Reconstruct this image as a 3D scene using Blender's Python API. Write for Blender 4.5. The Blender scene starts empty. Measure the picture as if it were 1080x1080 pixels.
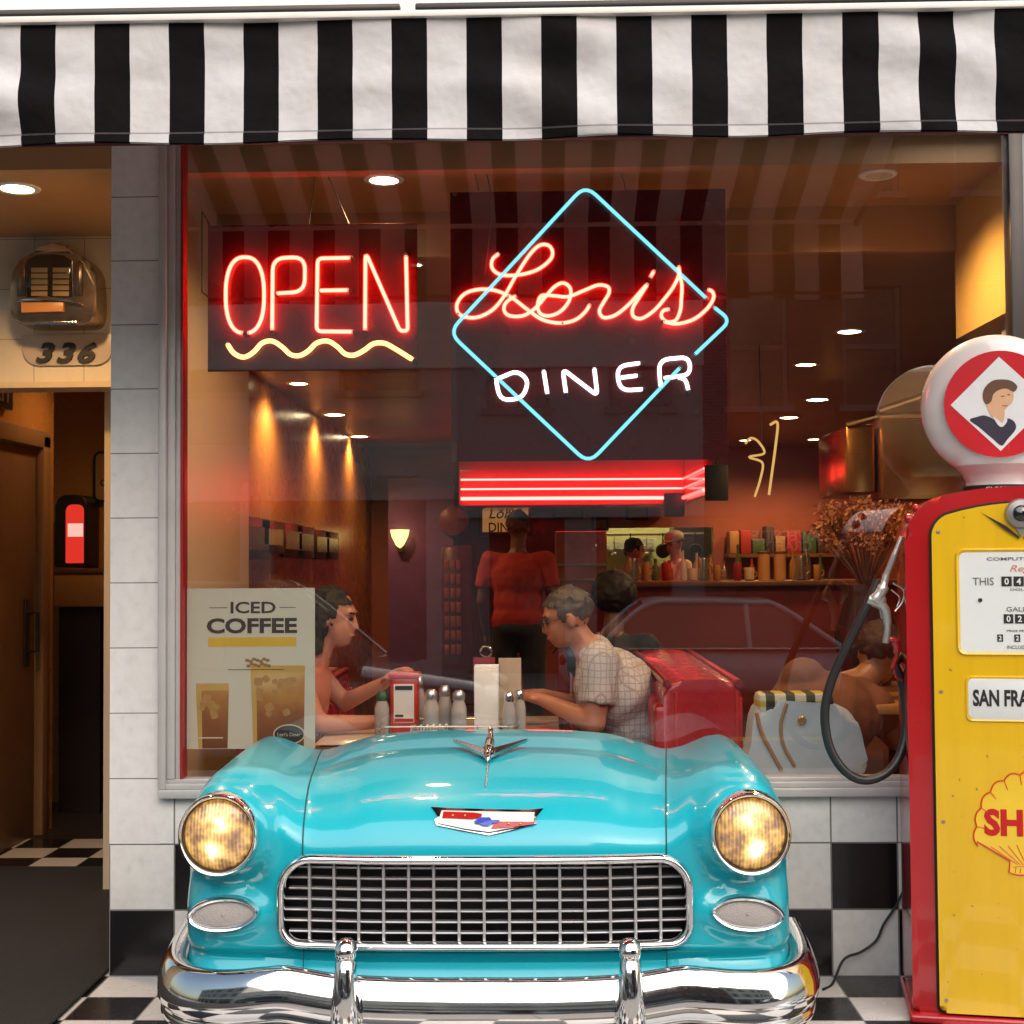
import bpy, bmesh, math, random
from mathutils import Vector, Matrix, noise
random.seed(7)
PI = math.pi
R = math.radians
S = bpy.context.scene
C = S.collection

# ------------------------------------------------------------------ camera
FPX = 1450.0
CAM = Vector((0.0, -4.8, 1.437))
ROT = Matrix.Rotation(R(1.3), 3, 'Z') @ Matrix.Rotation(R(92.0), 3, 'X') @ Matrix.Rotation(R(-0.4), 3, 'Z')
cd = bpy.data.cameras.new('camera')
cam = bpy.data.objects.new('camera', cd)
C.objects.link(cam)
cam.matrix_world = Matrix.Translation(CAM) @ ROT.to_4x4()
cd.sensor_width = 36.0
cd.lens = 36.0 * FPX / 1080.0
cd.clip_start = 0.05
cd.clip_end = 600.0
S.camera = cam

def at(px, py, Y):
    """measured position in the photo (1080 px) -> world point on the plane y = Y"""
    d = ROT @ Vector(((px - 540) / FPX, (540 - py) / FPX, -1.0))
    return CAM + d * ((Y - CAM.y) / d.y)

# ------------------------------------------------------------------ node materials
class NT:
    def __init__(self, name):
        self.m = bpy.data.materials.new(name)
        self.m.use_nodes = True
        self.t = self.m.node_tree
        self.t.nodes.clear()
        self.out = self.n('ShaderNodeOutputMaterial')
    def n(self, typ, **kw):
        o = self.t.nodes.new(typ)
        for k, v in kw.items(): setattr(o, k, v)
        return o
    def link(self, a, b): self.t.links.new(a, b)
    def put(self, sock, v):
        if hasattr(v, 'is_output'): self.link(v, sock)
        else: sock.default_value = v
    def math(self, op, a, b=0.0, c=None):
        o = self.n('ShaderNodeMath', operation=op)
        self.put(o.inputs[0], a); self.put(o.inputs[1], b)
        if c is not None: self.put(o.inputs[2], c)
        return o.outputs[0]
    def mix(self, fac, a, b):
        o = self.n('ShaderNodeMix', data_type='RGBA')
        self.put(o.inputs[0], fac)
        self.put(o.inputs[6], a if hasattr(a, 'is_output') else (*a, 1) if len(a) == 3 else a)
        self.put(o.inputs[7], b if hasattr(b, 'is_output') else (*b, 1) if len(b) == 3 else b)
        return o.outputs[2]
    def noise(self, scale, detail=3.0, vec=None, rough=.55):
        o = self.n('ShaderNodeTexNoise')
        o.inputs['Scale'].default_value = scale; o.inputs['Detail'].default_value = detail
        o.inputs['Roughness'].default_value = rough
        if vec is not None: self.link(vec, o.inputs['Vector'])
        return o.outputs[0]
    def pos(self):
        g = self.n('ShaderNodeNewGeometry'); s = self.n('ShaderNodeSeparateXYZ')
        self.link(g.outputs['Position'], s.inputs[0])
        return g.outputs['Position'], s.outputs[0], s.outputs[1], s.outputs[2]
    def obj(self):
        return self.n('ShaderNodeTexCoord').outputs['Object']
    def ramp(self, fac, stops):
        o = self.n('ShaderNodeValToRGB')
        cr = o.color_ramp
        while len(cr.elements) < len(stops): cr.elements.new(0.5)
        for e, (p, c) in zip(cr.elements, stops):
            e.position = p; e.color = (*c, 1) if len(c) == 3 else c
        self.link(fac, o.inputs[0])
        return o.outputs[0]
    def principled(self, color, rough=.5, metal=0.0, coat=0.0, spec=.5, bump=None, bstr=.2, bdist=.01, trans=0, emit=None, estr=0, sheen=0):
        p = self.n('ShaderNodeBsdfPrincipled')
        self.put(p.inputs['Base Color'], color if hasattr(color, 'is_output') else (*color, 1))
        self.put(p.inputs['Roughness'], rough); self.put(p.inputs['Metallic'], metal)
        p.inputs['Coat Weight'].default_value = coat; p.inputs['Coat Roughness'].default_value = .04
        p.inputs['Specular IOR Level'].default_value = spec
        p.inputs['Transmission Weight'].default_value = trans
        p.inputs['Sheen Weight'].default_value = sheen
        if emit is not None:
            self.put(p.inputs['Emission Color'], emit if hasattr(emit, 'is_output') else (*emit, 1))
            p.inputs['Emission Strength'].default_value = estr
        if bump is not None:
            b = self.n('ShaderNodeBump'); b.inputs['Strength'].default_value = bstr; b.inputs['Distance'].default_value = bdist
            self.link(bump, b.inputs['Height']); self.link(b.outputs[0], p.inputs['Normal'])
        return p.outputs[0]
    def done(self, sh):
        self.link(sh, self.out.inputs[0]); return self.m

MC = {}
def mat(name, color, rough=.5, metal=0.0, coat=0.0, var=.12, scale=9.0, spec=.5, bump=0.0, bscale=None, rvar=.12, bdist=.004, sheen=0):
    """plain painted / metal / cloth surface with a little procedural unevenness"""
    if name in MC: return MC[name]
    t = NT(name)
    o = t.obj()
    nz = t.noise(scale, 4, o)
    c = Vector(color)
    col = t.mix(nz, tuple(max(0, x) for x in c * (1 - var)), tuple(min(1, x) for x in c * (1 + var)))
    rg = t.math('MULTIPLY_ADD', t.noise(scale * 2.3, 3, o), rvar, max(0.0, rough - rvar / 2))
    b = t.noise(bscale or scale * 6, 4, o) if bump else None
    MC[name] = t.done(t.principled(col, rg, metal, coat, spec, b, bump, bdist, sheen=sheen))
    return MC[name]

def emis(name, core, edge=None, strength=4.0):
    """glowing tube: pale core, saturated rim"""
    if name in MC: return MC[name]
    t = NT(name)
    e = t.n('ShaderNodeEmission')
    if edge is None: e.inputs[0].default_value = (*core, 1)
    else:
        lw = t.n('ShaderNodeLayerWeight'); lw.inputs[0].default_value = .35
        t.link(t.mix(t.math('POWER', lw.outputs['Facing'], 1.3), core, edge), e.inputs[0])
    e.inputs[1].default_value = strength
    MC[name] = t.done(e.outputs[0])
    return MC[name]

# ------------------------------------------------------------------ mesh builder
class MB:
    def __init__(self): self.v = []; self.f = []; self.mi = []
    def add(self, vs, fs, m=0):
        o = len(self.v)
        self.v += [tuple(p) for p in vs]
        self.f += [tuple(i + o for i in f) for f in fs]
        self.mi += [m] * len(fs)
        return self
    def box(self, a, b, m=0, bev=0.0, seg=2, rot=None, ctr=None):
        x0, y0, z0 = [min(p, q) for p, q in zip(a, b)]; x1, y1, z1 = [max(p, q) for p, q in zip(a, b)]
        vs = [Vector(p) for p in [(x0,y0,z0),(x1,y0,z0),(x1,y1,z0),(x0,y1,z0),(x0,y0,z1),(x1,y0,z1),(x1,y1,z1),(x0,y1,z1)]]
        fs = [(0,3,2,1),(4,5,6,7),(0,1,5,4),(1,2,6,5),(2,3,7,6),(3,0,4,7)]
        if bev > 0:
            bm = bmesh.new()
            bv = [bm.verts.new(p) for p in vs]
            for f in fs: bm.faces.new([bv[i] for i in f])
            bev = min(bev, .45 * min(x1 - x0, y1 - y0, z1 - z0))
            bmesh.ops.bevel(bm, geom=list(bm.edges), offset=bev, segments=seg, profile=.5, affect='EDGES')
            vs, fs = self._bm(bm)
        if rot is not None:
            c = Vector(ctr) if ctr is not None else (Vector(a) + Vector(b)) / 2
            vs = [c + rot @ (Vector(p) - c) for p in vs]
        return self.add(vs, fs, m)
    @staticmethod
    def _bm(bm):
        bm.verts.index_update()
        vs = [v.co.copy() for v in bm.verts]; fs = [tuple(v.index for v in f.verts) for f in bm.faces]
        bm.free(); return vs, fs
    def tube(self, pts, r, n=10, closed=False, caps=True, m=0, flat=1.0):
        pts = [Vector(p) for p in pts]
        k = len(pts)
        rs = r if isinstance(r, (list, tuple)) else [r] * k
        ts = []
        for i in range(k):
            if closed: d = pts[(i + 1) % k] - pts[i - 1]
            else: d = pts[min(i + 1, k - 1)] - pts[max(i - 1, 0)]
            ts.append(d.normalized() if d.length > 1e-9 else Vector((0, 0, 1)))
        u = ts[0].orthogonal().normalized()
        vs = []
        for i in range(k):
            u = (u - ts[i] * u.dot(ts[i]))
            u = u.normalized() if u.length > 1e-6 else ts[i].orthogonal().normalized()
            w = ts[i].cross(u)
            for j in range(n):
                a = 2 * PI * j / n
                vs.append(pts[i] + (u * math.cos(a) + w * math.sin(a) * flat) * rs[i])
        fs = []
        for i in range(k if closed else k - 1):
            i2 = (i + 1) % k
            for j in range(n):
                j2 = (j + 1) % n
                fs.append((i*n+j, i*n+j2, i2*n+j2, i2*n+j))
        if caps and not closed:
            fs.append(tuple(reversed(range(n)))); fs.append(tuple(range((k-1)*n, k*n)))
        return self.add(vs, fs, m)
    def lathe(self, prof, o=(0,0,0), axis='Z', n=32, m=0, sx=1.0, rot=None, caps=True):
        """prof: list of (radius, height along axis)"""
        vs = []; k = len(prof)
        for r_, h in prof:
            for j in range(n):
                a = 2 * PI * j / n
                c, s = math.cos(a) * r_ * sx, math.sin(a) * r_
                p = {'Z': (c, s, h), 'Y': (c, h, s), 'X': (h, c, s)}[axis]
                p = Vector(p)
                if rot is not None: p = rot @ p
                vs.append(Vector(o) + p)
        fs = []
        for i in range(k - 1):
            for j in range(n):
                j2 = (j + 1) % n
                fs.append((i*n+j, i*n+j2, (i+1)*n+j2, (i+1)*n+j))
        if caps and prof[0][0] > 1e-6: fs.append(tuple(range(n)))
        if caps and prof[-1][0] > 1e-6: fs.append(tuple(range((k-1)*n, k*n)))
        self.add(vs, fs, m); return self
    def ell(self, c, r, rot=None, n=16, k=10, m=0):
        vs = []; fs = []
        r = Vector(r) if not isinstance(r, (int, float)) else Vector((r, r, r))
        for i in range(1, k):
            th = PI * i / k
            for j in range(n):
                a = 2 * PI * j / n
                p = Vector((math.sin(th)*math.cos(a)*r.x, math.sin(th)*math.sin(a)*r.y, math.cos(th)*r.z))
                vs.append(p)
        top = len(vs); vs.append(Vector((0,0,r.z))); bot = top + 1; vs.append(Vector((0,0,-r.z)))
        for i in range(k - 2):
            for j in range(n):
                j2 = (j+1) % n
                fs.append((i*n+j, (i+1)*n+j, (i+1)*n+j2, i*n+j2))
        for j in range(n):
            j2 = (j+1) % n
            fs.append((top, j, j2)); fs.append((bot, (k-2)*n+j2, (k-2)*n+j))
        if rot is not None: vs = [rot @ p for p in vs]
        return self.add([Vector(c) + p for p in vs], fs, m)
    def cap(self, a, ra, b, rb, n=12, m=0):
        """tapered limb with round ends"""
        a, b = Vector(a), Vector(b); d = (b - a); L = max(d.length, 1e-6); d /= L
        pts, rs = [], []
        for i in range(5): t = PI/2*i/4; pts.append(a - d*ra*math.cos(t)); rs.append(max(ra*math.sin(t), ra*.02))
        for i in range(5): t = PI/2*i/4; pts.append(b + d*rb*math.sin(t)); rs.append(max(rb*math.cos(t), rb*.02))
        return self.tube(pts, rs, n, m=m)
    def prism(self, pts, y0, y1, m=0, bev=0.0, seg=3, plane='XZ'):
        """outline extruded between y0 (front) and y1; bevels the front edge"""
        k = len(pts)
        def P(p, h):
            return Vector((p[0], h, p[1])) if plane == 'XZ' else Vector((h, p[0], p[1])) if plane == 'YZ' else Vector((p[0], p[1], h))
        if bev <= 0:
            vs = [P(p, y0) for p in pts] + [P(p, y1) for p in pts]
            fs = [tuple(range(k)), tuple(reversed(range(k, 2*k)))] + [(i, i+k, (i+1)%k+k, (i+1)%k) for i in range(k)]
            return self.add(vs, fs, m)
        bm = bmesh.new()
        fv = [bm.verts.new(P(p, y0)) for p in pts]; bk = [bm.verts.new(P(p, y1)) for p in pts]
        bm.faces.new(fv); bm.faces.new(list(reversed(bk)))
        for i in range(k): bm.faces.new((fv[i], bk[i], bk[(i+1)%k], fv[(i+1)%k]))
        es = [e for e in bm.edges if e.verts[0] in fv and e.verts[1] in fv]
        bmesh.ops.bevel(bm, geom=es, offset=bev, segments=seg, profile=.5, affect='EDGES', clamp_overlap=True)
        return self.add(*self._bm(bm), m)
    def grid(self, rows, m=0, closed=False):
        """rows: list of equal-length point lists"""
        k = len(rows[0]); vs = [p for r_ in rows for p in r_]; fs = []
        for i in range(len(rows) - 1):
            for j in range(k if closed else k - 1):
                j2 = (j + 1) % k
                fs.append((i*k+j, i*k+j2, (i+1)*k+j2, (i+1)*k+j))
        return self.add(vs, fs, m)
    def xf(self, M):
        self.v = [tuple(M @ Vector(p)) for p in self.v]; return self
    def mesh(self, name, mats=(), smooth=True, ang=38):
        me = bpy.data.meshes.new(name)
        me.from_pydata(self.v, [], self.f)
        me.validate()
        bm = bmesh.new(); bm.from_mesh(me)
        bmesh.ops.recalc_face_normals(bm, faces=bm.faces)
        bm.to_mesh(me); bm.free()
        for m in (mats if isinstance(mats, (list, tuple)) else [mats]):
            me.materials.append(m)
        if len(me.polygons) == len(self.mi):
            for p, i in zip(me.polygons, self.mi): p.material_index = i
        if smooth:
            me.shade_smooth()
            me.set_sharp_from_angle(angle=R(ang))
        return me
    def build(self, name, mats, parent=None, smooth=True, ang=38, label=None):
        o = bpy.data.objects.new(name, self.mesh(name, mats, smooth, ang))
        C.objects.link(o)
        if parent is not None:
            o.parent = parent
            if parent.get('_world'): o.matrix_parent_inverse = Matrix.Translation(-Vector(parent.location))
        if label: o['label'] = label
        return o

def thing(name, label, cat, loc=(0,0,0), rotz=0.0, group=None, world=True, kind=None):
    o = bpy.data.objects.new(name, None); C.objects.link(o)
    o.empty_display_size = .1
    o.location = loc; o.rotation_euler = (0, 0, rotz)
    o['label'] = label; o['category'] = cat
    if group: o['group'] = group
    if kind: o['kind'] = kind
    if world: o['_world'] = 1
    return o
def tag(o, label, cat, group=None, kind=None):
    o['label'] = label; o['category'] = cat
    if group: o['group'] = group
    if kind: o['kind'] = kind
    return o
def struct(name, mb, m, label=None, smooth=False):
    o = mb.build(name, m, None, smooth)
    o['kind'] = 'structure'
    if label: o['label'] = label
    return o
def dup(root, loc, label=None, rotz=None):
    r_ = root.copy(); C.objects.link(r_); r_.location = loc
    if rotz is not None: r_.rotation_euler = (0, 0, rotz)
    if label: r_['label'] = label
    for ch in list(root.children):
        c = ch.copy(); C.objects.link(c); c.parent = r_
        for g in ch.children:
            d = g.copy(); C.objects.link(d); d.parent = c
    return r_

def spline(pts, n=8, closed=False):
    """Catmull-Rom through points"""
    pts = [Vector(p) for p in pts]; k = len(pts); out = []
    rng = range(k) if closed else range(k - 1)
    for i in rng:
        if closed: p0, p1, p2, p3 = pts[i-1], pts[i], pts[(i+1) % k], pts[(i+2) % k]
        else:
            p1, p2 = pts[i], pts[i+1]
            p0 = pts[i-1] if i > 0 else p1*2 - p2
            p3 = pts[i+2] if i + 2 < k else p2*2 - p1
        for j in range(n):
            t = j / n
            out.append(.5*((2*p1) + (p2-p0)*t + (2*p0-5*p1+4*p2-p3)*t*t + (3*p1-p0-3*p2+p3)*t**3))
    if not closed: out.append(pts[-1])
    return out
def interp(tab, x):
    """smooth monotone interpolation of (x, y) pairs"""
    xs = [p[0] for p in tab]; ys = [p[1] for p in tab]
    if x <= xs[0]: return ys[0]
    if x >= xs[-1]: return ys[-1]
    k = len(xs); d = [(ys[i+1]-ys[i])/(xs[i+1]-xs[i]) for i in range(k-1)]
    m = [d[0]] + [0 if d[i-1]*d[i] <= 0 else 2*d[i-1]*d[i]/(d[i-1]+d[i]) for i in range(1, k-1)] + [d[-1]]
    i = max(j for j in range(k-1) if xs[j] <= x)
    h = xs[i+1]-xs[i]; t = (x-xs[i])/h
    return (2*t**3-3*t*t+1)*ys[i] + (t**3-2*t*t+t)*h*m[i] + (-2*t**3+3*t*t)*ys[i+1] + (t**3-t*t)*h*m[i+1]
def sstep(a, b, x):
    t = min(1, max(0, (x - a) / (b - a))); return t*t*(3-2*t)

def text(s, w=None, h=None, bold=0.0, depth=0.002, shear=0.0, align='CENTER', spacing=1.0):
    """lettering as a mesh in the XZ plane facing -y, fitted to width w and cap height h"""
    cu = bpy.data.curves.new('lettering', 'FONT')
    cu.body = s; cu.size = 1.0; cu.offset = bold; cu.extrude = 0.0; cu.shear = shear
    cu.space_character = spacing; cu.resolution_u = 3
    ob = bpy.data.objects.new('lettering', cu); C.objects.link(ob)
    dg = bpy.context.evaluated_depsgraph_get(); dg.update()
    me = bpy.data.meshes.new_from_object(ob.evaluated_get(dg))
    vs = [v.co.copy() for v in me.vertices]; fs = [tuple(p.vertices) for p in me.polygons]
    bpy.data.objects.remove(ob); bpy.data.curves.remove(cu); bpy.data.meshes.remove(me)
    x0 = min(v.x for v in vs); x1 = max(v.x for v in vs); y0 = min(v.y for v in vs); y1 = max(v.y for v in vs)
    sx = w / (x1-x0) if w else None; sy = h / (y1-y0) if h else None
    sx = sx or sy; sy = sy or sx
    cx = {'CENTER': (x0+x1)/2, 'LEFT': x0}[align]; cy = (y0+y1)/2
    P = [((v.x-cx)*sx, (v.y-cy)*sy) for v in vs]
    mb = MB()
    mb.add([(x, -depth, z) for x, z in P], fs)
    # side walls
    from collections import Counter
    ec = Counter(); orient = {}
    for f in fs:
        for a, b in zip(f, f[1:] + f[:1]): ec[frozenset((a, b))] += 1; orient[frozenset((a, b))] = (a, b)
    n = len(P); vs2 = [(x, -depth, z) for x, z in P] + [(x, 0, z) for x, z in P]
    mb2 = [(orient[e][0], orient[e][1], orient[e][1]+n, orient[e][0]+n) for e, c in ec.items() if c == 1]
    mb.add(vs2, mb2)
    return mb
def place(mb, loc, rot=None):
    M = Matrix.Translation(Vector(loc))
    if rot is not None: M = M @ rot.to_4x4()
    return mb.xf(M)
def merge(a, b, m=None):
    o = len(a.v); a.v += b.v; a.f += [tuple(i+o for i in f) for f in b.f]; a.mi += (b.mi if m is None else [m]*len(b.f)); return a

def fuse(mb, name, m, parent, voxel=.012, smooth=6, fac=.5, label=None):
    """one continuous surface out of overlapping limbs"""
    me = bpy.data.meshes.new('raw'); me.from_pydata(mb.v, [], mb.f); me.validate()
    bm = bmesh.new(); bm.from_mesh(me); bmesh.ops.recalc_face_normals(bm, faces=bm.faces); bm.to_mesh(me); bm.free()
    ob = bpy.data.objects.new('raw', me); C.objects.link(ob)
    r_ = ob.modifiers.new('r', 'REMESH'); r_.mode = 'VOXEL'; r_.voxel_size = voxel
    s_ = ob.modifiers.new('s', 'SMOOTH'); s_.iterations = smooth; s_.factor = fac
    dg = bpy.context.evaluated_depsgraph_get(); dg.update()
    me2 = bpy.data.meshes.new_from_object(ob.evaluated_get(dg))
    bpy.data.objects.remove(ob); bpy.data.meshes.remove(me)
    me2.name = name
    me2.materials.clear(); me2.materials.append(m)
    me2.shade_smooth()
    o = bpy.data.objects.new(name, me2); C.objects.link(o)
    if parent is not None:
        o.parent = parent
        if parent.get('_world'): o.matrix_parent_inverse = Matrix.Translation(-Vector(parent.location))
    if label: o['label'] = label
    return o

def rrect(x0, z0, x1, z1, r, n=6, crown=0.0):
    """rounded rectangle outline (r = single radius or (bl, br, tr, tl)), optional crowned top"""
    rs = r if isinstance(r, (tuple, list)) else (r,)*4
    cs = [(x0+rs[0], z0+rs[0], PI, rs[0]), (x1-rs[1], z0+rs[1], 1.5*PI, rs[1]), (x1-rs[2], z1-rs[2], 0, rs[2]), (x0+rs[3], z1-rs[3], .5*PI, rs[3])]
    out = []
    for cx, cz, a0, q in cs:
        for i in range(n+1):
            a = a0 + (PI/2)*i/n
            out.append((cx+q*math.cos(a), cz+q*math.sin(a)))
    if crown:
        xm = (x0+x1)/2; hw = (x1-x0)/2
        # extra points along the top
        k = 3*(n+1)
        top = [(x1-rs[2] + (x0+rs[3]-x1+rs[2])*i/10, z1) for i in range(1, 10)]
        out = out[:k] + top + out[k:]
        out = [(x, z + (crown*(1-((x-xm)/hw)**2) if z > (z0+z1)/2 else 0)) for x, z in out]
    return out
TS = 0.2277          # tile size
TX = 0.983           # a tile joint on the front wall
def tile_mat(name, white, black, axes='XZ', zcheck=10.0, parity=0, size=TS, ox=TX, oz=0.0, grout=(.16,.15,.14), gw=.012, rough=.16, dirt=.25, only_rows=False, vert=True):
    t = NT(name)
    P, x, y, z = t.pos()
    a = {'X': x, 'Y': y}[axes[0]]; b = {'Z': z, 'Y': y}[axes[1]]
    ua = t.math('DIVIDE', t.math('SUBTRACT', a, ox), size); ub = t.math('DIVIDE', t.math('SUBTRACT', b, oz), size)
    fa, fb = t.math('FRACT', ua), t.math('FRACT', ub)
    def edge(f): return t.math('LESS_THAN', t.math('MINIMUM', f, t.math('SUBTRACT', 1.0, f)), gw)
    g = edge(fb)
    if vert: g = t.math('MAXIMUM', g, edge(fa))
    par = t.math('FLOORED_MODULO', t.math('ADD', t.math('ADD', t.math('FLOOR', ua), t.math('FLOOR', ub)), parity), 2.0)
    par = t.math('GREATER_THAN', par, .5)
    par = t.math('MULTIPLY', par, t.math('LESS_THAN', b, zcheck))
    n1 = t.noise(3.0, 5, P); n2 = t.noise(26.0, 4, P)
    # each tile a slightly different tone
    wn = t.n('ShaderNodeTexWhiteNoise', noise_dimensions='2D')
    cb = t.n('ShaderNodeCombineXYZ'); t.link(t.math('FLOOR', ua), cb.inputs[0]); t.link(t.math('FLOOR', ub), cb.inputs[1])
    t.link(cb.outputs[0], wn.inputs[0])
    w = Vector(white)
    wc = t.mix(t.math('MULTIPLY_ADD', wn.outputs[0], .5, t.math('MULTIPLY', n1, .5)), tuple(w*.9), tuple(w))
    wc = t.mix(t.math('MULTIPLY', t.math('POWER', n2, 3.0), dirt*2), wc, tuple(Vector(white)*.45))
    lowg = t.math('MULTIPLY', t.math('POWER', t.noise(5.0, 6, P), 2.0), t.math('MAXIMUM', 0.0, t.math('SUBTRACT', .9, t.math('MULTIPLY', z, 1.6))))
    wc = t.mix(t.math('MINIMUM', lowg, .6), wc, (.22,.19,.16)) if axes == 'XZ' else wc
    col = t.mix(par, wc, black)
    col = t.mix(g, col, grout)
    rg = t.math('MULTIPLY_ADD', n2, .22, rough - .08)
    rg = t.math('MAXIMUM', rg, t.math('MULTIPLY', g, .7))
    # tiny tilt of each tile in the reflections
    bump = t.math('SUBTRACT', t.math('MULTIPLY', n1, .6), g)
    return t.done(t.principled(col, rg, bump=bump, bstr=.25, bdist=.003))

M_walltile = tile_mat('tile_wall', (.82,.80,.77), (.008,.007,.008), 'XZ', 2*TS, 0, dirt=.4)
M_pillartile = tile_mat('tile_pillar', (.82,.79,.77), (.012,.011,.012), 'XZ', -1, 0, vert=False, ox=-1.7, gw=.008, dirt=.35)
M_floortile = tile_mat('tile_floor', (.70,.68,.66), (.014,.013,.013), 'XY', 10, 0, dirt=.5, rough=.22)
M_corrfloor = tile_mat('tile_corridor_floor', (.62,.56,.5), (.012,.011,.011), 'XY', 10, 0, size=.2277, oz=1.68, ox=-2.0)
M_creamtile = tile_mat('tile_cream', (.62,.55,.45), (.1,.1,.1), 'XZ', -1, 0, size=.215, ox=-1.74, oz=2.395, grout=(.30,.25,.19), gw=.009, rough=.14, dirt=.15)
M_alu = mat('aluminium_frame', (.54,.51,.49), .4, .15, var=.15)
M_darkframe = mat('dark_bronze_frame', (.035,.028,.026), .35, .3)
M_cream = mat('cream_plaster', (.62,.5,.33), .45, var=.08, scale=2)
M_creamgloss = mat('cream_gloss_panel', (.72,.48,.16), .22, var=.08, scale=1.5)
M_white = mat('white_painted_wall', (.74,.71,.66), .5, var=.05, scale=2)
M_soffit = mat('soffit_paint', (.40,.22,.10), .35, var=.06, scale=2)
M_ceiling = mat('ceiling_paint', (.26,.14,.065), .38, var=.2, scale=1.2)
M_tanwall = mat('tan_wall', (.52,.40,.27), .3, var=.12, scale=2)
M_black = mat('black_rubber', (.012,.012,.012), .6, bump=.2)
M_chrome = mat('chrome', (.78,.77,.76), .07, 1.0, var=.04, rvar=.06)
M_steel = mat('brushed_steel', (.55,.55,.55), .3, 1.0)
M_darkred = mat('dark_red_wall', (.20,.03,.025), .4, var=.3, scale=3)
M_wood = mat('dark_wood', (.16,.065,.028), .3, var=.35, scale=3)
M_amber = mat('amber_wall', (.45,.20,.055), .28, var=.2, scale=2)

# ---------------------------------------------------------------- ground
def flat(name, x0, y0, x1, y1, z, m, z1=None, nx=1, ny=1):
    rows = [[(x0+(x1-x0)*i/nx, y0+(y1-y0)*j/ny, z + ((z1-z) if z1 is not None else 0)*j/ny) for i in range(nx+1)] for j in range(ny+1)]
    return struct(name, MB().grid(rows), m)
t = NT('concrete_sidewalk'); P, x, y, z = t.pos()
jx = t.math('LESS_THAN', t.math('FRACT', t.math('DIVIDE', x, 1.2)), .012)
jy = t.math('LESS_THAN', t.math('FRACT', t.math('DIVIDE', y, 1.2)), .012)
col = t.mix(t.noise(2.0, 6, P), (.24,.23,.22), (.36,.35,.33)); col = t.mix(t.math('MAXIMUM', jx, jy), col, (.08,.08,.08))
M_conc = t.done(t.principled(col, .85, bump=t.noise(90, 3, P), bstr=.2))
t = NT('asphalt_road'); P, x, y, z = t.pos()
M_asph = t.done(t.principled(t.mix(t.noise(1.1, 6, P), (.035,.035,.037), (.07,.07,.07)), .8, bump=t.noise(140, 3, P), bstr=.4))
M_line = mat('road_paint', (.7,.68,.6), .7, var=.15)
flat('ground', -250, -250, 250, 250, -.70, M_asph)
flat('pavement', -6.0, -1.55, 6.0, 1.0, 0.0, M_floortile)
flat('sidewalk', -40, -5.5, 40, -1.55, -.15, M_conc, -.004)
struct('kerb', MB().box((-40,-5.66,-.45),(40,-5.5,-.148), bev=.02), mat('kerb_stone', (.34,.33,.31), .8))
flat('road', -60, -14.5, 60, -5.66, -.53, M_asph, -.30)
struct('road_marking', MB().box((-60,-9.16,-.40),(60,-9.04,-.383)).box((-60,-9.36,-.40),(60,-9.24,-.388)), mat('yellow_road_paint', (.65,.42,.05), .7))
struct('far_kerb', MB().box((-60,-14.7,-.60),(60,-14.5,-.378), bev=.02), MC['kerb_stone'])
flat('far_sidewalk', -60, -19.0, 60, -14.7, -.38, M_conc)
flat('floor', -1.95, .22, 7.0, 10.4, -.002, mat('diner_floor', (.05,.022,.018), .25, var=.4, scale=3))
flat('corridor_floor', -4.2, 1.0, -1.88, 2.36, .001, M_corrfloor)
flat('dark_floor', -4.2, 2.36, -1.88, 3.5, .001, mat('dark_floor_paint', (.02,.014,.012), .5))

# ---------------------------------------------------------------- the storefront building
shop = thing('diner_storefront', 'tiled diner storefront with large plate glass window and recessed left entrance', 'building', (.15, .1, 0))
XL, XR = -1.26, 1.63       # glass edges
ZS = .682                  # sill top
ZT = 2.93                  # window head
MB().box((-1.522,0,2*TS),(-1.344,.24,3.3)).build('tiled_pillar', M_pillartile, shop, smooth=False)
MB().box((-1.522,.002,0),(-1.294,.238,2*TS)).box((-1.294,.001,0),(2.6,.2,.455)).box((-1.344,0,.455),(2.6,.2,.625)).build('tiled_base_wall', M_walltile, shop, smooth=False)
# aluminium window frame: stepped sill, left jamb, head and right jamb
f = MB()
f.box((-1.344,-.035,.618),(1.75,.03,.648), bev=.004).box((-1.338,-.022,.648),(1.75,.04,.668), bev=.004).box((-1.33,-.01,.668),(1.75,.05,ZS), bev=.003)
f.build('window_sill', mat('sill_paint', (.55,.53,.52), .35, .2), shop)
f = MB()
f.box((-1.346,-.03,.648),(-1.318,.05,3.0), bev=.006).box((-1.318,-.014,ZS),(-1.29,.05,3.0), bev=.004).box((-1.29,-.004,ZS),(-1.272,.05,3.0), bev=.003)
fr = f.build('window_frame', M_alu, shop)
MB().box((-1.272,-.012,ZS),(-1.262,.052,3.0), bev=.002).build('neon_tinted_bead', mat('neon_reflection_red', (.35,.02,.02), .3), shop)  # red neon reflection on the inner bead, put into its colour
f = MB()
f.box((-1.35,-.03,ZT),(1.75,.05,ZT+.12), bev=.006).box((XR,-.02,ZS),(XR+.05,.05,ZT), bev=.006)
f.build('window_head', M_darkframe, shop)
MB().box((XR+.05,-.004,ZS-.06),(2.6,.24,3.3)).build('right_pier', mat('grey_pier_paint', (.30,.29,.29), .5), shop, smooth=False)
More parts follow.
